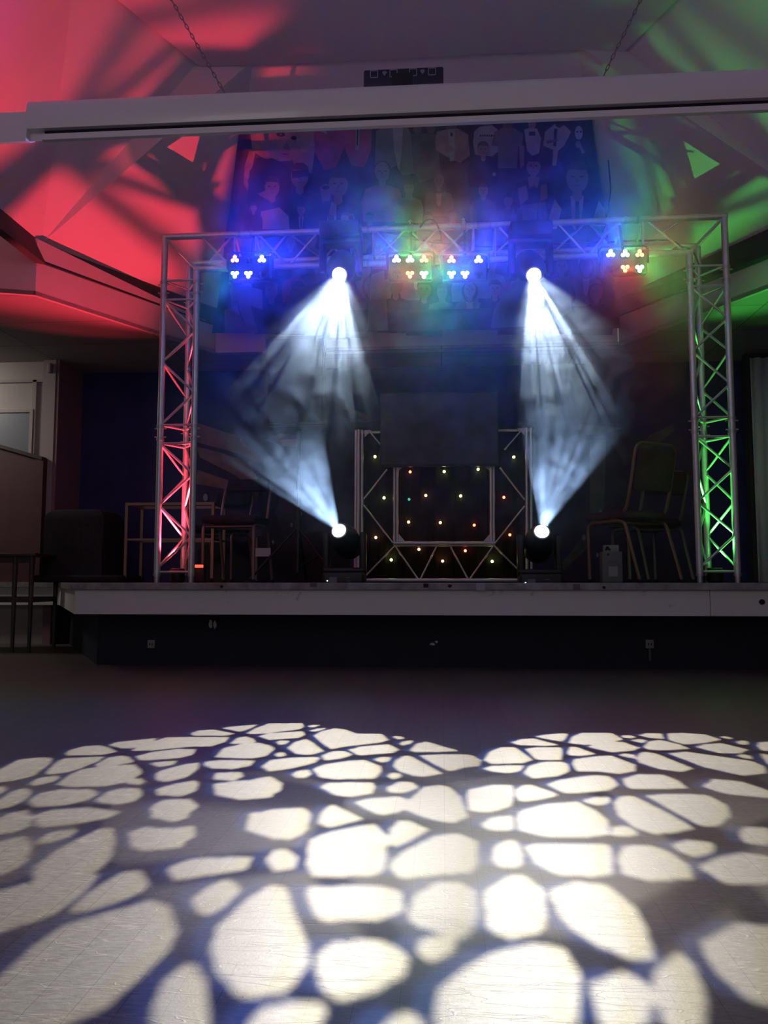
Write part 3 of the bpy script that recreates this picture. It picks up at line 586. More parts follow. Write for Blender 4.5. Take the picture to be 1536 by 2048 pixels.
# ================================================================== FLOOR PATTERN: metal gobo plates
Z1 = lambda pts: [(x*.33854, 1430+y*.33854) for x, y in pts]
Z2 = lambda pts: [(480+x*.33854, 1430+y*.33854) for x, y in pts]
Z3 = lambda pts: [(960+x*.375, 1430+y*.375) for x, y in pts]
W3 = lambda pts: [(x*.5, 1400+y*.5) for x, y in pts]
W4 = lambda pts: [(768+x*.5, 1400+y*.5) for x, y in pts]
cellsA = [Z1(p) for p in (
 [(-200,430),(-150,350),(0,320),(110,262),(240,250),(312,255),(300,285),(200,360),(80,390),(0,398)],
 [(380,232),(410,208),(490,185),(590,178),(640,190),(698,218),(610,235),(400,240)],
 [(640,178),(690,160),(930,135),(900,160),(800,195),(720,198)],
 [(262,345),(320,285),(380,255),(620,245),(590,268),(480,315),(400,340),(290,352)],
 [(555,298),(640,250),(720,238),(770,248),(798,275),(740,290),(580,305)],
 [(765,212),(880,165),(980,132),(1140,130),(1355,130),(1330,160),(1250,185),(1120,188),(900,210)],
 [(1125,110),(1170,92),(1260,85),(1390,110),(1340,122),(1140,122)],
 [(1310,78),(1350,70),(1525,55),(1480,80),(1420,100)],
 [(170,405),(230,372),(330,355),(362,368),(300,400),(200,420)],
 [(332,410),(400,360),(480,320),(640,298),(800,292),(835,318),(840,345),(760,395),(640,420),(400,425)],
 [(-60,480),(-60,430),(0,420),(30,420),(45,438),(0,470)],
 [(-80,570),(-80,530),(0,500),(60,455),(150,428),(190,450),(170,490),(60,545),(0,558)],
 [(160,512),(230,462),(330,440),(540,438),(588,460),(520,505),(380,535),(200,545)],
 [(560,505),(640,450),(720,430),(830,432),(845,470),(800,510),(700,530),(580,520)],
 [(750,405),(800,375),(850,378),(862,395),(820,415)],
 [(795,245),(900,218),(1050,200),(1160,202),(1140,235),(1060,255),(880,268),(815,265)],
 [(1270,250),(1320,195),(1420,172),(1528,163),(1598,180),(1625,200),(1568,245),(1478,258)],
 [(1360,170),(1400,135),(1450,125),(1500,140),(1514,160),(1470,170)],
 [(1210,275),(1300,266),(1510,268),(1480,300),(1380,320),(1240,315),(1200,295)],
 [(-80,620),(0,610),(60,575),(170,560),(190,600),(180,660),(60,700),(0,705),(-80,700)],
 [(205,590),(300,560),(520,545),(720,572),(640,610),(480,640),(260,665),(205,650)],
 [(-80,760),(0,745),(80,722),(170,725),(195,770),(170,860),(60,930),(0,950),(-80,950)],
 [(220,735),(300,690),(440,672),(465,688),(400,725),(280,760),(230,765)],
 [(200,900),(330,800),(480,720),(600,665),(670,670),(690,740),(660,840),(560,930),(400,990),(250,990),(180,960)],
 [(880,285),(950,275),(1050,270),(1020,295),(940,310)],
 [(915,350),(960,325),(1090,290),(1180,280),(1170,320),(1100,370),(980,398),(920,385)],
 [(915,440),(1000,412),(1150,385),(1180,400),(1160,450),(1080,480),(930,475)],
 [(880,550),(960,500),(1130,495),(1180,540),(1080,600),(900,600)],
 [(760,700),(840,660),(1000,670),(1150,650),(1160,720),(1000,790),(860,800),(770,790)],
 [(1270,340),(1430,338),(1440,365),(1380,390),(1260,380)])]
cellsA += [Z2(p) for p in (
 [(40,108),(90,78),(170,50),(370,48),(378,70),(350,85),(150,110),(60,113)],
 [(105,125),(170,108),(370,95),(388,115),(350,135),(170,148)],
 [(400,65),(430,57),(478,60),(440,72),(408,73)], [(410,92),(450,80),(515,75),(480,92),(425,100)],
 [(210,158),(240,150),(298,152),(270,172),(230,178)], [(280,195),(320,160),(390,140),(430,160),(500,215),(420,236),(330,232)],
 [(200,238),(230,218),(265,222),(275,240),(230,250)],
 [(432,122),(480,95),(560,78),(620,85),(690,110),(840,112),(880,150),(820,165),(600,190),(540,205),(480,165)],
 [(635,205),(720,185),(880,172),(945,205),(900,225),(700,240)],
 [(898,128),(920,122),(960,128),(972,140),(930,145)], [(940,172),(960,155),(1028,148),(1010,170),(960,182)],
 [(1000,210),(1040,170),(1100,155),(1200,185),(1300,212),(1200,218),(1030,220)],
 [(905,300),(920,265),(970,240),(1010,242),(1200,345),(1100,365),(1020,360),(940,335)],
 [(1058,238),(1200,232),(1370,235),(1430,270),(1415,302),(1330,310),(1240,335),(1150,295)],
 [(785,262),(830,248),(895,250),(880,275),(830,282)], [(425,320),(500,290),(640,270),(740,265),(830,300),(840,330),(800,375),(560,380),(470,370)],
 [(300,350),(340,328),(410,322),(425,350),(390,372),(330,372)], [(465,425),(520,400),(640,398),(790,400),(800,430),(780,465),(650,485),(560,475)],
 [(865,360),(900,338),(945,345),(960,365),(900,385)], [(125,305),(180,265),(300,252),(450,248),(475,252),(440,285),(300,318),(170,335)],
 [(480,240),(540,215),(620,212),(670,235),(600,258),(500,270)],
 [(960,555),(1010,490),(1080,425),(1180,412),(1240,425),(1300,480),(1350,600),(1280,635),(1180,630),(1060,600)],
 [(860,430),(930,395),(1020,395),(1060,430),(980,460),(880,460)], [(670,515),(740,495),(940,480),(1000,500),(950,575),(830,595),(750,565)],
 [(460,640),(490,560),(540,525),(620,555),(735,615),(620,645),(520,670)], [(870,745),(885,670),(930,625),(1010,625),(1130,675),(1060,720),(940,780),(880,770)],
 [(400,800),(410,730),(520,690),(720,650),(800,645),(862,700),(868,780),(860,900),(820,945),(600,955),(420,950),(390,900)],
 [(90,600),(150,560),(380,545),(420,580),(400,680),(300,740),(150,720),(80,660)], [(30,440),(70,380),(180,360),(250,400),(240,450),(130,490),(50,480)],
 [(150,860),(190,800),(270,785),(340,830),(330,900),(200,930)])]
cellsA += [W3(p) for p in (
 [(-100,980),(-100,780),(0,760),(150,720),(330,690),(400,700),(330,780),(200,870),(0,930)],
 [(270,850),(350,770),(480,690),(560,680),(600,720),(590,760),(480,810),(340,850)],
 [(-200,1400),(-200,1230),(0,1110),(150,970),(250,900),(420,850),(600,800),(680,820),(715,920),(680,1000),(560,1120),(420,1240),(200,1330)],
 [(755,800),(840,740),(900,715),(950,730),(970,760),(900,830),(830,870),(780,840)],
 [(840,990),(870,900),(980,800),(1080,735),(1150,750),(1180,850),(1230,960),(1240,1060),(1150,1180),(950,1190),(860,1090)],
 [(1215,750),(1330,745),(1536,745),(1600,760),(1615,850),(1536,880),(1280,885),(1240,830)],
 [(600,1250),(650,1120),(720,1060),(790,1050),(830,1130),(840,1296),(830,1400),(620,1400)],
 [(1260,1010),(1320,970),(1500,955),(1600,985),(1640,1030),(1620,1100),(1500,1170),(1360,1205),(1290,1180),(1260,1080)],
 [(980,1296),(1040,1230),(1200,1200),(1310,1220),(1290,1296),(1200,1400),(960,1400)],
 [(850,335),(980,320),(1100,340),(1090,390),(960,400),(860,380)], [(1000,450),(1230,440),(1215,540),(1100,560),(980,520)],
 [(500,530),(730,520),(740,590),(560,605)], [(660,670),(760,635),(1020,625),(980,680),(820,705),(690,725)], [(1065,655),(1130,598),(1195,640),(1175,680),(1100,680)], [(620,430),(740,400),(760,470),(700,490),(600,470)])]
cellsA += [W4(p) for p in ([(25,680),(60,718),(200,702),(355,688),(378,655),(378,565),(300,532),(200,542),(80,600),(25,650)], [(90,850),(120,780),(200,730),(300,725),(370,760),(385,860),(360,930),(310,960),(200,930),(110,900)],
 [(125,990),(150,950),(220,945),(300,960),(270,1020),(190,1050),(140,1030)], [(0,1296),(80,1240),(150,1260),(180,1340),(100,1420),(-80,1420)])]
cellsB = [Z3(p) for p in (
 [(162,145),(220,128),(290,125),(425,160),(350,165),(200,160)], [(290,115),(340,105),(440,97),(470,100),(455,130),(430,142),(350,128)],
 [(470,150),(490,115),(540,95),(700,95),(765,130),(700,150),(560,160)], [(20,240),(50,195),(110,172),(190,172),(285,240),(240,256),(60,262)],
 [(240,180),(300,172),(430,172),(440,195),(435,240),(320,240),(295,235)], [(10,285),(60,270),(240,268),(215,300),(150,312),(60,302)],
 [(570,170),(620,150),(760,142),(855,175),(820,190),(700,200)], [(465,195),(480,168),(520,172),(620,208),(540,220),(475,215)],
 [(750,110),(800,107),(838,118),(810,125),(770,122)], [(800,135),(850,127),(895,135),(870,152)], [(845,108),(880,97),(970,98),(985,128),(900,122)],
 [(1000,120),(1000,98),(1080,95),(1200,103),(1290,132),(1200,150),(1090,158),(1010,135)], [(1275,118),(1300,112),(1355,122),(1330,130)],
 [(1362,145),(1390,135),(1432,140),(1430,160),(1390,158)], [(1475,165),(1485,145),(1536,142),(1600,150),(1600,195),(1500,190)],
 [(1145,170),(1200,155),(1290,150),(1435,185),(1390,205),(1280,205)], [(1365,215),(1400,208),(1445,215),(1458,235),(1410,232)],
 [(870,170),(900,140),(960,132),(1060,155),(1120,180),(1000,188),(900,186)], [(1490,205),(1536,210),(1600,240),(1600,290),(1530,260)],
 [(835,235),(845,205),(880,195),(940,205),(1140,285),(1080,305),(960,290),(850,255)], [(1000,205),(1100,195),(1240,215),(1450,245),(1520,275),(1530,310),(1400,325),(1200,280)],
 [(490,260),(500,235),(620,220),(700,215),(830,265),(830,300),(740,315),(620,300),(520,300)], [(230,310),(260,270),(330,250),(440,248),(470,262),(478,300),(430,325),(280,340)],
 [(735,215),(770,203),(830,212),(830,235)], [(190,440),(185,400),(220,375),(280,370),(430,425),(340,450),(220,465)],
 [(350,370),(420,345),(600,320),(690,325),(740,370),(700,400),(560,415),(440,415)], [(760,340),(840,315),(980,318),(1060,350),(1110,390),(960,396),(800,393),(770,370)],
 [(-70,430),(-60,395),(0,385),(60,372),(170,372),(180,430),(170,485),(80,515),(0,520),(-60,510)], [(0,580),(60,545),(170,535),(182,570),(175,615),(100,620),(30,610)],
 [(190,560),(210,510),(340,475),(520,460),(620,510),(685,560),(690,640),(600,650),(350,650),(210,620)], [(540,455),(600,440),(690,435),(700,470),(640,485),(580,475)],
 [(710,470),(740,435),(820,430),(1000,520),(1150,605),(1040,630),(920,635),(820,600),(740,540)], [(880,430),(1000,420),(1210,425),(1320,480),(1340,540),(1280,590),(1180,595),(1040,520)],
 [(700,600),(740,590),(800,595),(860,640),(760,650),(700,648)], [(80,690),(140,665),(200,670),(230,750),(220,810),(100,815),(60,770)],
 [(230,700),(300,685),(690,688),(708,740),(712,850),(600,862),(400,850),(300,800)], [(730,760),(760,700),(900,692),(1000,720),(1120,800),(1140,870),(900,890),(760,850)],
 [(1010,690),(1100,665),(1250,680),(1260,730),(1150,765),(1080,740)], [(1180,380),(1240,340),(1400,355),(1536,400),(1600,440),(1500,440),(1300,420)],
 [(1160,810),(1250,760),(1400,730),(1536,750),(1640,800),(1640,900),(1300,900)], [(1370,620),(1420,595),(1536,600),(1600,660),(1536,700),(1400,680)])]
cellsB += [W4(p) for p in ([(400,760),(480,705),(560,695),(640,760),(650,860),(640,930),(500,960),(410,920)], [(660,760),(760,725),(900,740),(1000,820),(1050,920),(1090,1050),(960,1030),(800,960),(700,870)],
 [(200,1296),(210,1150),(300,1080),(420,1010),(600,970),(720,990),(790,1100),(780,1296),(700,1420),(220,1420)], [(1070,1090),(1180,1000),(1240,1060),(1290,1180),(1290,1330),(1120,1330)],
 [(1260,970),(1400,890),(1600,910),(1600,1250),(1450,1200),(1330,1100)], [(820,1130),(960,1080),(1050,1120),(1085,1200),(1060,1320),(870,1320)])]
cellsB += [[(1570,1525),(1640,1512),(1720,1540),(1650,1562)], [(1600,1590),(1700,1575),(1800,1620),(1640,1635)], [(1640,1665),(1800,1650),(1900,1720),(1680,1745)], [(1660,1780),(1850,1765),(1950,1880),(1720,1905)]]
cellsA += [[(-200,1640),(-80,1620),(-50,1680),(-180,1700)], [(-260,1740),(-80,1725),(-70,1790),(-240,1830)], [(-300,1560),(-120,1530),(-100,1590),(-280,1610)]]
def plate_glass(pc):
    """glass of the plate: a fainter crackle, added to pass fill light between the cut-outs"""
    zc = pc.z; m = bpy.data.materials.new('gobo_fill_glass'); m.use_nodes = True; nt = m.node_tree; N = nt.nodes; L = nt.links
    N.remove(N['Principled BSDF']); out = N['Material Output']; tr = N.new('ShaderNodeBsdfTransparent'); L.new(tr.outputs[0], out.inputs['Surface'])
    g = N.new('ShaderNodeNewGeometry'); v = N.new('ShaderNodeTexVoronoi'); v.feature = 'DISTANCE_TO_EDGE'; v.inputs['Scale'].default_value = 75; L.new(g.outputs['Position'], v.inputs['Vector'])
    mr = N.new('ShaderNodeMapRange'); mr.interpolation_type = 'SMOOTHSTEP'; mr.inputs['From Min'].default_value = .03; mr.inputs['From Max'].default_value = .07; mr.inputs['To Min'].default_value = .07; mr.inputs['To Max'].default_value = .24
    L.new(v.outputs['Distance'], mr.inputs['Value']); sp = N.new('ShaderNodeSeparateXYZ'); L.new(g.outputs['Position'], sp.inputs[0]); last = mr.outputs['Result']
    for ch, a, b, u, w in ((2, zc-.013, zc+.001, 0, 1), (2, zc+.003, zc+.008, 1, 0), (0, pc.x-.027, pc.x-.020, 0, 1), (0, pc.x+.020, pc.x+.027, 1, 0)):
        r = N.new('ShaderNodeMapRange'); r.interpolation_type = 'SMOOTHSTEP'; r.inputs['From Min'].default_value = a; r.inputs['From Max'].default_value = b; r.inputs['To Min'].default_value = u; r.inputs['To Max'].default_value = w
        L.new(sp.outputs[ch], r.inputs['Value']); q = N.new('ShaderNodeMath'); q.operation = 'MULTIPLY'; L.new(last, q.inputs[0]); L.new(r.outputs['Result'], q.inputs[1]); last = q.outputs[0]
    L.new(last, tr.inputs['Color']); return m
def gobo_plate(cells, L0, axis, dist, rad, parent, n=640):
    """thin metal plate with the cut-outs that throw the cracked-glass pattern on the floor"""
    q = axis.to_track_quat('-Z', 'Y').to_matrix(); X = q @ Vector((1, 0, 0)); Yv = q @ Vector((0, 1, 0)); A = axis.normalized()
    xs = (np.arange(n)+.5)/n*2-1; GX, GY = np.meshgrid(xs*rad, xs*rad); mask = np.zeros((n, n), bool)
    for c in cells:
        pts = []
        for (px, py) in c:
            g = PZ(px, py, 0)-L0; k = dist/g.dot(A); pts.append((g.dot(X)*k, g.dot(Yv)*k))
        ins = np.zeros((n, n), bool); m_ = len(pts)
        for i in range(m_):
            (x0, y0), (x1, y1) = pts[i], pts[(i+1) % m_]
            if abs(y1-y0) < 1e-12: continue
            cr = ((y0 > GY) != (y1 > GY)) & (GX < (x1-x0)*(GY-y0)/(y1-y0)+x0); ins ^= cr
        mask |= ins
    f = mask.astype(float)
    for _ in range(2):   # rounded corners
        f = (np.roll(f, 1, 0)+np.roll(f, -1, 0)+f*2)/4; f = (np.roll(f, 1, 1)+np.roll(f, -1, 1)+f*2)/4
    solid = (f < .64) & (GX**2+GY**2 < (rad*.98)**2)
    ys, xs_ = np.nonzero(solid); h = rad/n; vid = {}; verts = []; faces = []
    def V(i, j):
        if (i, j) not in vid:
            vid[(i, j)] = len(verts); p = L0 + A*dist + X*((j/n*2-1)*rad) + Yv*((i/n*2-1)*rad); verts.append(p)
        return vid[(i, j)]
    # merge runs along rows to keep the mesh light
    for i in range(n):
        row = solid[i]; j = 0
        while j < n:
            if row[j]:
                k = j
                while k < n and row[k]: k += 1
                faces.append((V(i, j), V(i, k), V(i+1, k), V(i+1, j))); j = k
            else: j += 1
    me = bpy.data.meshes.new('gobo_plate'); inv = parent_world(parent).inverted()
    me.from_pydata([inv @ v for v in verts], [], faces); me.materials.append(plate_glass(L0+A*dist))
    o = bpy.data.objects.new('gobo_plate', me); COL.objects.link(o); o.parent = parent; return o

# ================================================================== MOVING HEADS
M['lens'] = bpy.data.materials.new('glowing_lens'); M['lens'].use_nodes = True
nt = M['lens'].node_tree; N = nt.nodes; out = N['Material Output']; N.remove(N['Principled BSDF'])
tr = N.new('ShaderNodeBsdfTransparent'); em = N.new('ShaderNodeEmission'); em.inputs[0].default_value = (.95, 1, .92, 1); em.inputs[1].default_value = 14
ad = N.new('ShaderNodeAddShader'); nt.links.new(tr.outputs[0], ad.inputs[0]); nt.links.new(em.outputs[0], ad.inputs[1]); nt.links.new(ad.outputs[0], out.inputs[0])
def moving_head(lens, aim, hang, label):
    """lens = lens centre; head barrel looks along aim; yoke and base above (hang) or below"""
    s = 1 if hang else -1; A = aim.normalized()
    basez = lens.z + s*.27; t = thing('moving_head_light', (lens.x, lens.y+.10, basez + s*.06), label, 'stage light')
    c = lens - A*.13       # tilt pivot
    z0, z1 = sorted((basez, basez+s*.11))
    new('base', mbox(c.x-.14, c.x+.14, c.y-.11, c.y+.11, z0, z1, bev=.018), M['black'], t)
    bm = bmesh.new()
    za, zb = sorted((basez+s*.02, c.z-s*.05))
    for sx in (-1, 1): box(bm, c.x+sx*.125-.022, c.x+sx*.125+.022, c.y-.05, c.y+.05, za, zb, bev=.014)
    zc0, zc1 = sorted((basez-s*.03, basez+s*.005)); box(bm, c.x-.145, c.x+.145, c.y-.06, c.y+.06, zc0, zc1, bev=.012)
    new('yoke', bm, M['black'], t)
    hd = bmesh.new(); mt = basis(A, c)
    lathe(hd, [(0, -.16), (.07, -.16), (.092, -.13), (.098, -.05), (.098, .03), (.085, .08), (.062, .115), (.056, .135), (.047, .135), (.047, .0), (.0, .0)], mt, 28)
    head = new('head', hd, M['black'], t)
    bm = bmesh.new(); lathe(bm, [(0, 0), (.0465, 0)], basis(A, lens), 28); new('lens', bm, M['lens'], head, smooth=False)
    bm = bmesh.new(); lathe(bm, [(.046, .0), (.056, .003), (.057, .012), (.048, .014), (.046, .0)], basis(A, lens), 28); new('lens_ring', bm, M['alu_dull'], head)
    if hang:
        for sx in (-.07, .07):
            bm = bmesh.new(); box(bm, c.x+sx-.018, c.x+sx+.018, c.y-.02, c.y+.05, z1-.002, 3.09, bev=.005); new('hanging_clamp', bm, M['black'], t)
    else:
        bm = bmesh.new(); box(bm, c.x-.09, c.x-.04, c.y-.1145, c.y-.109, z0+.03, z0+.075); new('display', bm, M['greypanel'], t, smooth=False)
        bm = bmesh.new(); bmesh.ops.create_uvsphere(bm, u_segments=8, v_segments=6, radius=.004, matrix=Matrix.Translation((c.x-.105, c.y-.113, z0+.05)))
        new('status_light', bm, mat('status_led', (.5, .6, 1), .5, emit=(.6, .75, 1), es=8), t)
        for k in range(3): new('button', mbox(c.x+.02, c.x+.05, c.y-.1145, c.y-.109, z0+.025+k*.022, z0+.028+k*.022), M['tubegrey'], t, smooth=False)
        for sx in (-1, 1):
            for sy in (-1, 1): new('rubber_foot', mcyl((c.x+sx*.11, c.y+sy*.08, z0-.012), (c.x+sx*.11, c.y+sy*.08, z0+.002), .015, seg=10), M['blackmatte'], t)
    return t, head, c, A
def deg_axis(x, downdeg):  # unit vector towards the audience
    a = math.radians(downdeg); return Vector((x, -math.cos(a), -math.sin(a))).normalized()
LA = PY(679, 548, 5.20); LB = PY(1067, 549, 5.20)
GD = .11
for nm, lens, ax, cells, lb in (('A', LA, deg_axis(.02, 38), cellsA, 'black moving head light hanging left of centre from the truss beam'),
                            ('B', LB, deg_axis(.05, 38), cellsB, 'black moving head light hanging right of centre from the truss beam')):
    t, head, c, A = moving_head(lens, ax, True, lb)
    src = lens - A*.125
    rad = math.tan(math.radians(17.5))*GD+.0005
    gobo_plate(cells, src, A, GD, rad*1.12, head)
    # the plate's glass also passes faint fill light between its cut-outs
    spot('lamp', src, src+A, P_TOP, (1, .94, .72), 34, .02, .00026, head)
    spot('added_blue_fringe', src+Vector((.0008, 0, .0002)), src+Vector((.0008, 0, .0002))+A, P_TOP*.17, (.08, .22, 1), 34, .02, .00026, head)  # second lamp, added slightly offset to give the pattern blue fringes
for nm, px, py, ax, lb in (('C', 679, 1063, Vector((-.20, -1, .42)), 'black moving head light on stage left of the booth, beaming up'),
                       ('D', 1083, 1065, Vector((.03, -1, .50)), 'black moving head light on stage right of the booth, beaming up')):
    lens = PY(px, py, 5.33); t, head, c, A = moving_head(lens, ax, False, lb)
    s2 = lens + A*.004
    o = spot('lamp', s2, s2+A, P_BOT, (.80, .88, 1), 26, .08, .01, head); gobo_nodes(o.data, 9.0, 1.3 if nm == 'C' else 5.2, .10, .05, .04)

# ================================================================== COLOURED LED BARS
COLS = {'r': (1, .03, .015), 'g': (.05, 1, .10), 'b': (.03, .06, 1)}
LEDM = {k: mat('led_'+k, v, .4, emit={'r': (1, .16, .04), 'g': (.35, 1, .40), 'b': (.45, .6, 1)}[k], es={'r': 14, 'g': 16, 'b': 22}[k]) for k, v in COLS.items()}
M['ledoff'] = mat('led_off', (.03, .03, .035), .15)
def led_bar(xs, ytop, ybot, up, low, label):
    c = PY((xs[0]+xs[2])/2, (ytop+ybot)/2, 5.27); s = 5.27/1600
    t = thing('led_wash_light', (c.x, c.y+.03, c.z-.08), label, 'stage light')
    new('housing', mbox(c.x-.15, c.x+.15, 5.278, 5.345, c.z-.085, c.z+.085, bev=.015), M['black'], t)
    bm = bmesh.new()
    tube(bm, smooth_path([(c.x-.16, 5.31, c.z), (c.x-.16, 5.31, c.z+.12), (c.x+.16, 5.31, c.z+.12), (c.x+.16, 5.31, c.z)], .03), .008, 8); cyl(bm, (c.x, 5.33, c.z+.11), (c.x, 5.40, 3.0), .009, seg=10)
    new('bracket', bm, M['black'], t)
    for row, (yy, cols) in enumerate(((ytop, up), (ybot, low))):
        for x, k in zip(xs, cols):
            p = PY(x, yy, 5.275); tri = bmesh.new(); sg = 1 if row == 0 else -1
            lens_ = new('led_cup', mcyl(p+Vector((0, .006, 0)), p+Vector((0, -.004, 0)), .034, seg=20), M['black'], t)
            for a in (90, 210, 330):
                bm = bmesh.new()
                q = p+Vector((.0165*math.cos(math.radians(a)), -.005, sg*.0165*math.sin(math.radians(a))))
                bmesh.ops.create_uvsphere(bm, u_segments=12, v_segments=8, radius=.013, matrix=Matrix.Translation(q) @ Matrix.Diagonal((1, .5, 1, 1)))
                new('led', bm, LEDM[k] if k != '-' else M['ledoff'], lens_)
            if k != '-':
                spot('led_lamp', p+Vector((0, -.012, 0)), p+Vector(((x-xs[1])*.022, -1, -.55 if row else -.05)), P_LED*(2.4 if k == 'b' else (1.0 if k == 'r' else .9)), COLS[k], 90, .8, .02, t)
led_bar((470, 497, 524), 519, 549, 'r-b', 'gb-', 'leftmost LED wash light, red and green beside two blue clusters')
led_bar((793, 820, 848), 519, 549, 'bgr', '-rg', 'LED wash light right of the left hanging moving head, five clusters lit')
led_bar((903, 930, 957), 520, 549, 'r-b', 'gb-', 'LED wash light left of the right hanging moving head, four clusters lit')
led_bar((1221, 1250, 1279), 508, 537, 'bgr', '-rg', 'rightmost LED wash light beside the top of the green-lit tower')

# ================================================================== UPLIGHTS INSIDE THE TOWERS
for X, col, em_, P, lb, tx in ((XL, (1, .045, .08), (1, .1, .08), P_RED, 'small uplight glowing red inside base of the left truss tower', (-.13, -.05)), (XR, (.10, 1, .12), (.2, 1, .3), P_GREEN, 'small uplight glowing green inside base of the right truss tower', (.15, -.05))):
    t = thing('uplight', (X, YT+.07, SZ), lb, 'stage light', 'uplights in the tower bases')
    bm = bmesh.new(); lathe(bm, [(0, 0), (.045, 0), (.05, .01), (.05, .085), (.045, .09), (.04, .075), (0, .075)], Matrix.Translation((X, YT+.07, SZ+.01)), 20); new('can', bm, M['black'], t)
    um = mat('uplight_led', col, .4, emit=em_, es=8)
    for k in range(6):
        bm = bmesh.new(); bmesh.ops.create_uvsphere(bm, u_segments=8, v_segments=6, radius=.008, matrix=Matrix.Translation((X+.025*math.cos(k*1.047), YT+.07+.025*math.sin(k*1.047), SZ+.088)))
        new('led', bm, um, t)
    new('stand', mtube(smooth_path([(X-.055, YT+.07, SZ+.05), (X-.055, YT+.07, SZ+.006), (X+.055, YT+.07, SZ+.006), (X+.055, YT+.07, SZ+.05)], .02), .004), M['black'], t)
    spot('lamp', (X, YT+.07, SZ+.11), (X+tx[0], YT+.07+tx[1], SZ+.6), P, col, 66, .5, .013, t)

# ================================================================== LIGHT BOOTH (lattice frame, star cloth, screen)
YB = 5.9
def zp(x, y): return (640+x*.3125, 740+y*.3125)
def B3(x, y, Y=YB): return PY(*zp(x, y), Y)
t = thing('booth_frame', (0, YB, SZ), 'tubular aluminium lattice booth frame standing at centre stage', 'frame')
def bt(a, b, r, name='frame_tube', dy=0): new(name, mcyl(B3(*a)+Vector((0, dy, 0)), B3(*b)+Vector((0, dy, 0)), r, seg=12), M['alu'], t)
for x, x2 in ((232, 225), (250, 243), (270, 266)): bt((x, 385), (x2, 1335), .011, 'post', -.02 if x == 250 else 0)
for x in (1322, 1350): bt((x, 370), (x+3, 1335), .011, 'post')
for x in (476, 494): bt((x, 560), (x, 1112), .010, 'inner_post')
for x in (1095, 1112): bt((x, 560), (x, 1112), .010, 'inner_post')
bt((470, 1108), (1118, 1108), .014, 'lower_rail'); bt((470, 1122), (1118, 1122), .009, 'lower_rail', .02); bt((250, 1345), (1340, 1345), .015, 'bottom_rail'); bt((225, 388), (1350, 372), .012, 'top_rail', .06)
for a, b in (((480, 1125), (270, 1340)), ((480, 1125), (625, 1335)), ((745, 1130), (645, 1335)), ((835, 1130), (945, 1335)), ((1110, 1125), (960, 1335)), ((1115, 1125), (1320, 1330)), ((430, 635), (280, 825)), ((280, 865), (465, 1105)), ((1150, 625), (1310, 830)), ((1310, 870), (1115, 1115)), ((310, 385), (420, 515)), ((1300, 375), (1180, 510))): bt(a, b, .0065, 'brace')
for tri in (((285, 385), (330, 385), (285, 430)), ((1310, 372), (1262, 372), (1310, 418)), ((500, 1045), (500, 1105), (552, 1105)), ((1090, 1045), (1090, 1105), (1038, 1105)), ((500, 622), (528, 622), (500, 650)), ((1088, 612), (1045, 612), (1088, 648))):
    new('gusset', slab([B3(*p) for p in tri], (0, .004, 0)), M['steel_plate'], t, smooth=False)
new('booth_top', mbox(B3(225, 0).x-.03, B3(1355, 0).x+.02, YB-.02, YB+.45, B3(0, 375).z+.0, B3(0, 340).z, bev=.006), M['blackmatte'], t)
for sx in (B3(240, 0).x, B3(1345, 0).x): new('rear_post', mcyl((sx, YB+.4, SZ+.002), (sx, YB+.4, B3(0, 378).z), .012), M['alu'], t)
# star cloth with its small lamps
t = thing('star_cloth', (0, YB+.10, SZ), 'black star cloth with small coloured lamps stretched behind the booth frame', 'cloth')
bm = bmesh.new(); n = 90; xa, xb = B3(262, 0).x, B3(1330, 0).x; zt = B3(0, 385, YB+.1).z
va = [bm.verts.new((xa+(xb-xa)*i/n, YB+.10+.006*math.sin(i*.9)+.004*math.sin(i*2.3), SZ+.01)) for i in range(n+1)]; vb = [bm.verts.new((v.co.x, v.co.y, zt)) for v in va]
for i in range(n): bm.faces.new((va[i], va[i+1], vb[i+1], vb[i]))
o = new('cloth', bm, M['starcloth'], t); s = o.modifiers.new('s', 'SOLIDIFY'); s.thickness = .003
ST = {'y': (.9, .95, .25), 'o': (1, .42, .14), 'r': (1, .12, .06), 'g': (.05, .5, .35)}
SM = {k: mat('star_'+k, v, .4, emit=v, es=(9 if k != 'g' else 1.2)) for k, v in ST.items()}
for x, y, k in ((352, 555, 'y'), (1240, 557, 'y'), (577, 652, 'r'), (795, 650, 'y'), (1012, 635, 'y'), (410, 818, 'y'), (570, 828, 'g'), (677, 803, 'o'), (900, 806, 'y'), (1177, 815, 'r'), (567, 973, 'o'), (770, 977, 'o'), (987, 993, 'r'), (357, 1072, 'o'), (1215, 1055, 'r'), (633, 1148, 'o'), (930, 1157, 'r'), (456, 1215, 'y'), (785, 1223, 'o'), (1102, 1225, 'y')):
    p = B3(x, y, YB+.075); bm = bmesh.new(); bmesh.ops.create_uvsphere(bm, u_segments=10, v_segments=8, radius=.0105, matrix=Matrix.Translation(p))
    new('star_lamp', bm, SM[k], t)
    if k != 'g':
        l = bpy.data.lights.new('star_glow', 'POINT'); l.energy = .02; l.color = ST[k]; l.shadow_soft_size = .01
        o = bpy.data.objects.new('star_glow', l); COL.objects.link(o); o.parent = t; o.location = p+Vector((0, -.02, 0))-t.location
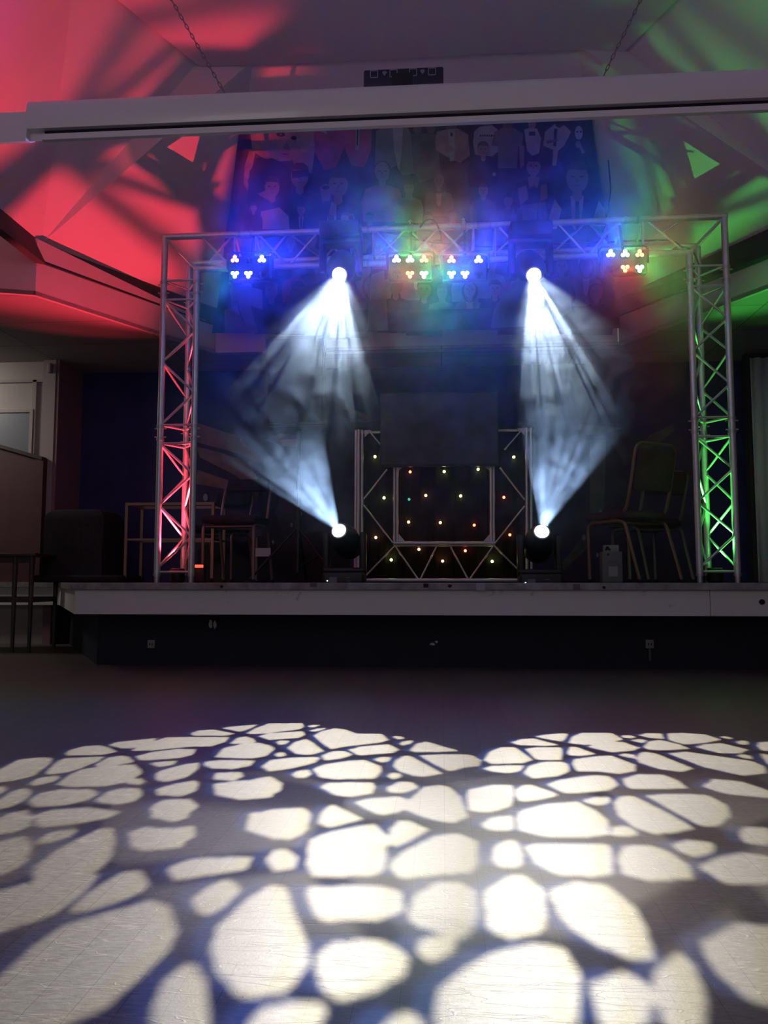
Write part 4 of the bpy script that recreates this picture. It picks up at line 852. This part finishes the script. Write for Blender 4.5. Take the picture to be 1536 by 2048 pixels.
# television
t = thing('television', (B3(765, 0).x, YB-.06, B3(0, 610).z), 'wide dark flat television mounted on front of the booth frame', 'television')
a = B3(385, 148, YB-.07); b = B3(1145, 612, YB-.07)
new('bezel', mbox(a.x, b.x, YB-.07, YB-.03, b.z, a.z, bev=.004), M['black'], t)
new('display', mbox(a.x+.012, b.x-.012, YB-.073, YB-.069, b.z+.016, a.z-.012), M['screen'], t, smooth=False)
new('mount_plate', mbox((a.x+b.x)/2-.15, (a.x+b.x)/2+.15, YB-.035, YB+.07, b.z+.1, a.z-.2), M['black'], t, smooth=False)
# ================================================================== PA SPEAKER
t = thing('loudspeaker', (PY(590, 850, 6.35).x, 6.35, PY(590, 850, 6.35).z), 'black loudspeaker on a pole stand behind the left smoke beam', 'speaker')
a = PY(530, 672, 6.2); b = PY(652, 852, 6.2); cx = (a.x+b.x)/2; hw = (b.x-a.x)/2
bm = bmesh.new(); pr = [(cx-hw, 6.2), (cx+hw, 6.2), (cx+hw*.62, 6.55), (cx-hw*.62, 6.55)]
va = [bm.verts.new((x, y, b.z)) for x, y in pr]; vb = [bm.verts.new((x, y, a.z)) for x, y in pr]
bm.faces.new(va[::-1]); bm.faces.new(vb)
for i in range(4): bm.faces.new((va[i], va[(i+1) % 4], vb[(i+1) % 4], vb[i]))
bmesh.ops.bevel(bm, geom=list(bm.edges), offset=.02, segments=3, affect='EDGES')
new('cabinet', bm, M['black'], t)
new('grille', mbox(cx-hw+.03, cx+hw-.03, 6.19, 6.205, b.z+.03, a.z-.03, bev=.005), M['blackmatte'], t)
new('handle', mtube(smooth_path([(cx-.06, 6.35, a.z), (cx-.06, 6.35, a.z+.03), (cx+.06, 6.35, a.z+.03), (cx+.06, 6.35, a.z)], .02), .008), M['black'], t)
px = PY(598, 900, 6.35).x
t = thing('speaker_stand', (px, 6.35, SZ), 'slim black tripod pole stand under the left loudspeaker', 'stand')
new('pole', mcyl((px, 6.35, SZ+.08), (px, 6.35, b.z+.02), .018), M['black'], t)
new('collar', mcyl((px, 6.35, SZ+.42), (px, 6.35, SZ+.50), .028), M['black'], t)
for a_ in (90, 210, 330):
    dx, dy = math.cos(math.radians(a_)), math.sin(math.radians(a_))
    new('leg', mcyl((px, 6.35, SZ+.45), (px+dx*.4, 6.35+dy*.4, SZ+.02), .011), M['black'], t)
    new('brace', mcyl((px, 6.35, SZ+.12), (px+dx*.22, 6.35+dy*.22, SZ+.21), .007), M['black'], t)

# ================================================================== CHAIRS
def chair(loc, rz, label, tubem, fab, H=.98, name='banquet_chair'):
    """local frame: faces +y, x sideways"""
    t = thing(name, loc, label, 'chair', None, rz); w = .20; sh = .46
    for sx in (-1, 1):
        x = sx*w
        new('front_leg', mtube(smooth_path([(x, .20, .01), (x, .21, sh-.02), (x, -.12, sh-.02), (x, -.17, sh-.04), (x*1.02, -.30, .01)], .07, 6), .0125, 8), tubem, t, world=False)
        for y_ in (.20, -.30): new('foot_cap', mcyl((x*(1 if y_ > 0 else 1.02), y_, 0), (x*(1 if y_ > 0 else 1.02), y_, .025), .016), M['blackmatte'], t, world=False)
    bx = w*.97
    new('back_frame', mtube(smooth_path([(-bx, -.03, sh-.01), (-bx, -.17, sh+.03), (-bx, -.22, sh+.2), (-bx, -.29, H), (bx, -.29, H), (bx, -.22, sh+.2), (bx, -.17, sh+.03), (bx, -.03, sh-.01)], .07, 6), .0125, 8), tubem, t, world=False)
    bm = bmesh.new(); box(bm, -.215, .215, -.17, .235, sh-.005, sh+.055, bev=.022); new('seat', bm, fab, t, world=False)
    bm = bmesh.new(); ang = math.atan2(.07, H-sh-.2)
    obox(bm, Matrix.Translation((0, -.262, sh+.335)) @ Matrix.Rotation(ang, 4, 'X'), .355, .045, H-sh-.22, bev=.02); new('backrest', bm, fab, t, world=False)
    new('stretcher', mcyl((-w, -.10, sh-.03), (w, -.10, sh-.03), .008), tubem, t, world=False)
    new('stretcher', mcyl((-w, .18, sh-.03), (w, .18, sh-.03), .008), tubem, t, world=False)
    return t
p = PY(1322, 1150, 5.85)
chair((p.x-.19, 5.98, SZ), math.radians(32), 'dark red banquet chair with bronze frame left of the green-lit tower', M['tube'], M['fabric'])
p = PY(1345, 1150, 6.5)
chair((p.x-.12, 6.75, SZ), math.radians(20), 'shadowed banquet chair standing behind the dark red one at right', M['tubegrey'], M['fabric'], H=.88)
p = PY(466, 1150, 6.1)
chair((p.x, 6.2, SZ), math.radians(180-4), 'black banquet chair with grey frame between red-lit tower and loudspeaker stand', M['tubegrey'], M['fabricblk'], H=.80)
p = PY(392, 1150, 6.9)
chair((p.x+.12, 7.25, SZ), math.radians(170), 'shadowed banquet chair partly hidden behind the red-lit tower', M['tubegrey'], M['fabricblk'], H=.83)
# music/lectern post with white tag
p0 = PY(513, 1110, 6.3)
t = thing('post_with_tag', (p0.x, 6.3, SZ), 'thin grey post carrying a white tag, right of the black chair', 'post')
new('post_rod', mcyl((p0.x, 6.3, SZ+.012), (p0.x, 6.3, PY(513, 1075, 6.3).z), .010), M['tubegrey'], t)
new('post_foot', mcyl((p0.x, 6.3, SZ), (p0.x, 6.3, SZ+.014), .09, seg=20), M['blackmatte'], t)
a = PY(516, 1096, 6.29); b = PY(541, 1113, 6.29); new('tag_plate', mbox(a.x-.02, b.x, 6.285, 6.292, b.z, a.z), M['offwhite'], t, smooth=False)
# ---------------------------------------------------------------- small box right of left tower, its red glints put in as glow
a = PY(400, 1127, 5.62)
t = thing('power_adapter', (a.x, a.y, SZ), 'small black power box with glowing strip for red glints right of the left tower base', 'power box')
new('adapter_body', mbox(a.x-.035, a.x+.035, 5.6, 5.66, SZ, a.z-.004, bev=.006), M['black'], t)
new('glint_strip', mbox(a.x-.03, a.x+.03, 5.597, 5.603, a.z-.03, a.z-.01, bev=.002), mat('red_glint_glow', (1, .1, .05), .2, emit=(1, .08, .04), es=2.2), t)  # glowing strip added for the red glints at the tower base
# ---------------------------------------------------------------- tubular trolley frame at left
t = thing('metal_trolley', (PY(300, 1150, 6.6).x, 6.6, SZ), 'brown tubular metal trolley frame standing behind the red-lit tower', 'trolley')
xa, xb = PY(252, 1100, 6.6).x, PY(300, 1100, 6.6).x; xc2 = PY(425, 1100, 6.6).x; zt = PY(280, 1011, 6.6).z; zm = PY(280, 1079, 6.6).z
for x in (xa, xc2):
    for y in (6.6, 6.95): new('upright', mbox(x-.012, x+.012, y-.012, y+.012, SZ+.03, zt), M['tube'], t, smooth=False); new('caster', mcyl((x-.01, y, SZ+.02), (x+.01, y, SZ+.02), .02), M['blackmatte'], t)
bm = bmesh.new()
for y in (6.6, 6.95): box(bm, xa-.012, xc2+.012, y-.012, y+.012, zt-.0, zt+.024); box(bm, xa, xc2, y-.008, y+.008, zm-.008, zm+.008)
for x in (xa, xc2): box(bm, x-.012, x+.012, 6.6, 6.95, zt, zt+.024); box(bm, x-.008, x+.008, 6.6, 6.95, zm-.008, zm+.008)
new('rail_frame', bm, M['tube'], t, smooth=False)
# ---------------------------------------------------------------- covered stack at far left of stage
a = PY(112, 1020, 6.7); b = PY(205, 1150, 6.7)
t = thing('covered_equipment', ((a.x+b.x)/2, 6.75, SZ), 'black fabric-covered stack with rounded top at far left of stage', 'cover')
bm = bmesh.new(); vs = box(bm, a.x-.03, b.x+.06, 6.55, 7.0, SZ+.002, a.z+.0)
es = [e for e in bm.edges if all(v.co.z > 1 for v in e.verts)] ; bmesh.ops.bevel(bm, geom=es, offset=.10, segments=6, affect='EDGES', profile=.5)
bmesh.ops.subdivide_edges(bm, edges=[e for e in bm.edges if e.calc_length() > .2], cuts=5, use_grid_fill=True)
for v in bm.verts: v.co += Vector((mnoise.noise(v.co*5), mnoise.noise(v.co*5+Vector((9, 0, 0))), 0))*.018
new('cover_cloth', bm, M['fabricblk'], t)
bm = bmesh.new(); box(bm, a.x-.06, b.x+.25, 6.45, 7.02, SZ+.0005, SZ+.06, bev=.02); new('cover_hem', bm, M['fabricblk'], t)
# ---------------------------------------------------------------- grey device under the chair
a = PY(1204, 1103, 5.55); b = PY(1246, 1160, 5.55)
t = thing('dimmer_unit', ((a.x+b.x)/2, 5.6, SZ), 'small grey control box with pale label standing in front of the banquet chair', 'device')
new('case', mbox(a.x, b.x, 5.55, 5.65, SZ+.002, a.z, bev=.006), mat('grey_device', (.13, .14, .13), .5), t)
c = PY(1208, 1090, 5.58); d = PY(1238, 1104, 5.58)
new('socket_block', mbox(c.x, d.x, 5.58, 5.63, a.z-.002, c.z, bev=.003), mat('pale_device', (.25, .25, .24), .5), t)
bm = bmesh.new()
for q, r_ in (((1215, 1096), .012), ((1212, 1099), .008), ((1219, 1099), .008), ((1216, 1109), .008)): pp = PY(*q, 5.578 if q[1] < 1104 else 5.549); cyl(bm, (pp.x, pp.y-.002, pp.z), (pp.x, pp.y+.002, pp.z), r_, seg=12)
new('socket_hole', bm, M['blackmatte'], t)
c = PY(1217, 1133, 5.548); d = PY(1236, 1153, 5.548); new('paper_label', mbox(c.x, d.x, 5.547, 5.5505, d.z, c.z), mat('label_grey', (.30, .31, .29), .6), t, smooth=False)
c = PY(1216, 1124, 5.548); new('label_line', mbox(c.x, d.x, 5.547, 5.5505, c.z-.004, c.z+.004), M['tape'], t, smooth=False)
# ---------------------------------------------------------------- left partition and table
a = PY(82, 915, 6.95); b = PY(-160, 850, 6.9)
t = thing('partition_panel', ((a.x+b.x)/2, 7.0, SZ), 'maroon panelled partition with sloping top rail against the cream left wall', 'partition')
new('panel', slab([Vector((a.x-.04, 6.99, SZ+.002)), Vector((a.x-.04, 6.99, a.z)), Vector((b.x, 6.99, b.z)), Vector((b.x, 6.99, SZ+.002))], (0, .05, 0)), M['maroon'], t, smooth=False)
bm = slab([Vector((a.x, 6.965, a.z-.02)), Vector((a.x, 6.965, a.z+.012)), Vector((b.x, 6.965, b.z+.032)), Vector((b.x, 6.965, b.z))], (0, .09, 0)); new('top_rail', bm, M['woodleg'], t, smooth=False)
new('end_post', mbox(a.x-.06, a.x+.01, 6.975, 7.055, SZ+.002, a.z-.0), M['maroon'], t, smooth=False)
zt = PY(50, 1108, 6.45).z; xr = PY(95, 1108, 6.4).x
t = thing('side_table', (xr-.35, 6.45, 0), 'dark wooden table with slender legs on floor at far left', 'table')
new('table_top', mbox(xr-.75, xr, 6.2, 6.72, zt-.025, zt, bev=.004), M['woodleg'], t)
for (x, y) in ((xr-.05, 6.25), (xr-.05, 6.66), (xr-.70, 6.25), (xr-.70, 6.66), (PY(28, 1200, 6.25).x, 6.25)): new('leg', mcyl((x, y, 0), (x, y, zt-.02), .014, .022, seg=4 if False else 10), M['woodleg'], t)
new('apron', mbox(xr-.72, xr-.03, 6.24, 6.26, zt-.08, zt-.02), M['woodleg'], t, smooth=False)
new('lower_rail', mbox(xr-.72, xr-.03, 6.24, 6.66, .40, .44), M['woodleg'], t, smooth=False)

# ================================================================== HAZE over the stage
def haze_material():
    m = bpy.data.materials.new('stage_smoke'); m.use_nodes = True; nt = m.node_tree; N = nt.nodes; L = nt.links
    N.remove(N['Principled BSDF']); out = N['Material Output']
    vs = N.new('ShaderNodeVolumeScatter'); vs.inputs['Color'].default_value = (.46, .66, 1, 1); vs.inputs['Anisotropy'].default_value = .45
    tc = N.new('ShaderNodeTexCoord'); n = N.new('ShaderNodeTexNoise'); n.inputs['Scale'].default_value = 4.2; n.inputs['Detail'].default_value = 6; n.inputs['Distortion'].default_value = 1.8
    L.new(tc.outputs['Object'], n.inputs['Vector'])
    mr = N.new('ShaderNodeMapRange'); mr.inputs['From Min'].default_value = .40; mr.inputs['From Max'].default_value = .62; mr.inputs['To Min'].default_value = .08; mr.inputs['To Max'].default_value = 2.1
    L.new(n.outputs['Fac'], mr.inputs['Value'])
    last = mr.outputs['Result']; sx = N.new('ShaderNodeSeparateXYZ'); L.new(tc.outputs['Object'], sx.inputs[0])
    # the smoke thins out towards its edges
    for ax, a, b in ((0, -1.65, -1.15), (0, 1.7, 1.25), (1, 3.95, 4.7), (2, .7, 1.0)):
        r_ = N.new('ShaderNodeMapRange'); r_.interpolation_type = 'SMOOTHSTEP'
        lo, hi = (a, b) if a < b else (b, a)
        r_.inputs['From Min'].default_value = lo; r_.inputs['From Max'].default_value = hi
        r_.inputs['To Min'].default_value = 0 if a < b else 1; r_.inputs['To Max'].default_value = 1 if a < b else 0
        L.new(sx.outputs[ax], r_.inputs['Value']); q = N.new('ShaderNodeMath'); q.operation = 'MULTIPLY'; L.new(last, q.inputs[0]); L.new(r_.outputs['Result'], q.inputs[1]); last = q.outputs[0]
    r_ = N.new('ShaderNodeMapRange'); r_.interpolation_type = 'SMOOTHSTEP'; r_.inputs['From Min'].default_value = 4.75; r_.inputs['From Max'].default_value = 5.3; r_.inputs['To Min'].default_value = 1.6; r_.inputs['To Max'].default_value = .7
    L.new(sx.outputs[1], r_.inputs['Value']); q = N.new('ShaderNodeMath'); q.operation = 'MULTIPLY'; L.new(last, q.inputs[0]); L.new(r_.outputs['Result'], q.inputs[1]); last = q.outputs[0]
    ml = N.new('ShaderNodeMath'); ml.operation = 'MULTIPLY'; ml.inputs[1].default_value = HAZE; L.new(last, ml.inputs[0]); L.new(ml.outputs[0], vs.inputs['Density'])
    L.new(vs.outputs[0], out.inputs['Volume']); return m
o = new('stage_smoke', mbox(-1.62, 1.68, 3.75, 5.8, .62, 3.2), haze_material(), smooth=False)
o.location = (0, 0, 0); tag(o, 'thin pale smoke drifting around the truss and through the beams', 'smoke', kind='stuff')
# dim daylight/house light leaking in from the side room at far left
l = bpy.data.lights.new('side_room_lamp', 'AREA'); l.energy = 14; l.size = .5; l.color = (1, .95, .85)
o = bpy.data.objects.new('side_room_lamp', l); COL.objects.link(o); o.location = (-4.9, 6.3, 2.5); o.rotation_euler = (math.radians(25), 0, 0)
# hall lamp behind the camera
l = bpy.data.lights.new('hall_lamp', 'AREA'); l.energy = 10; l.size = 1.5; l.color = (1, .93, .88)
o = bpy.data.objects.new('hall_lamp', l); COL.objects.link(o); o.location = (-2.2, -1.2, 3.6); o.rotation_euler = (math.radians(75), 0, math.radians(-10))
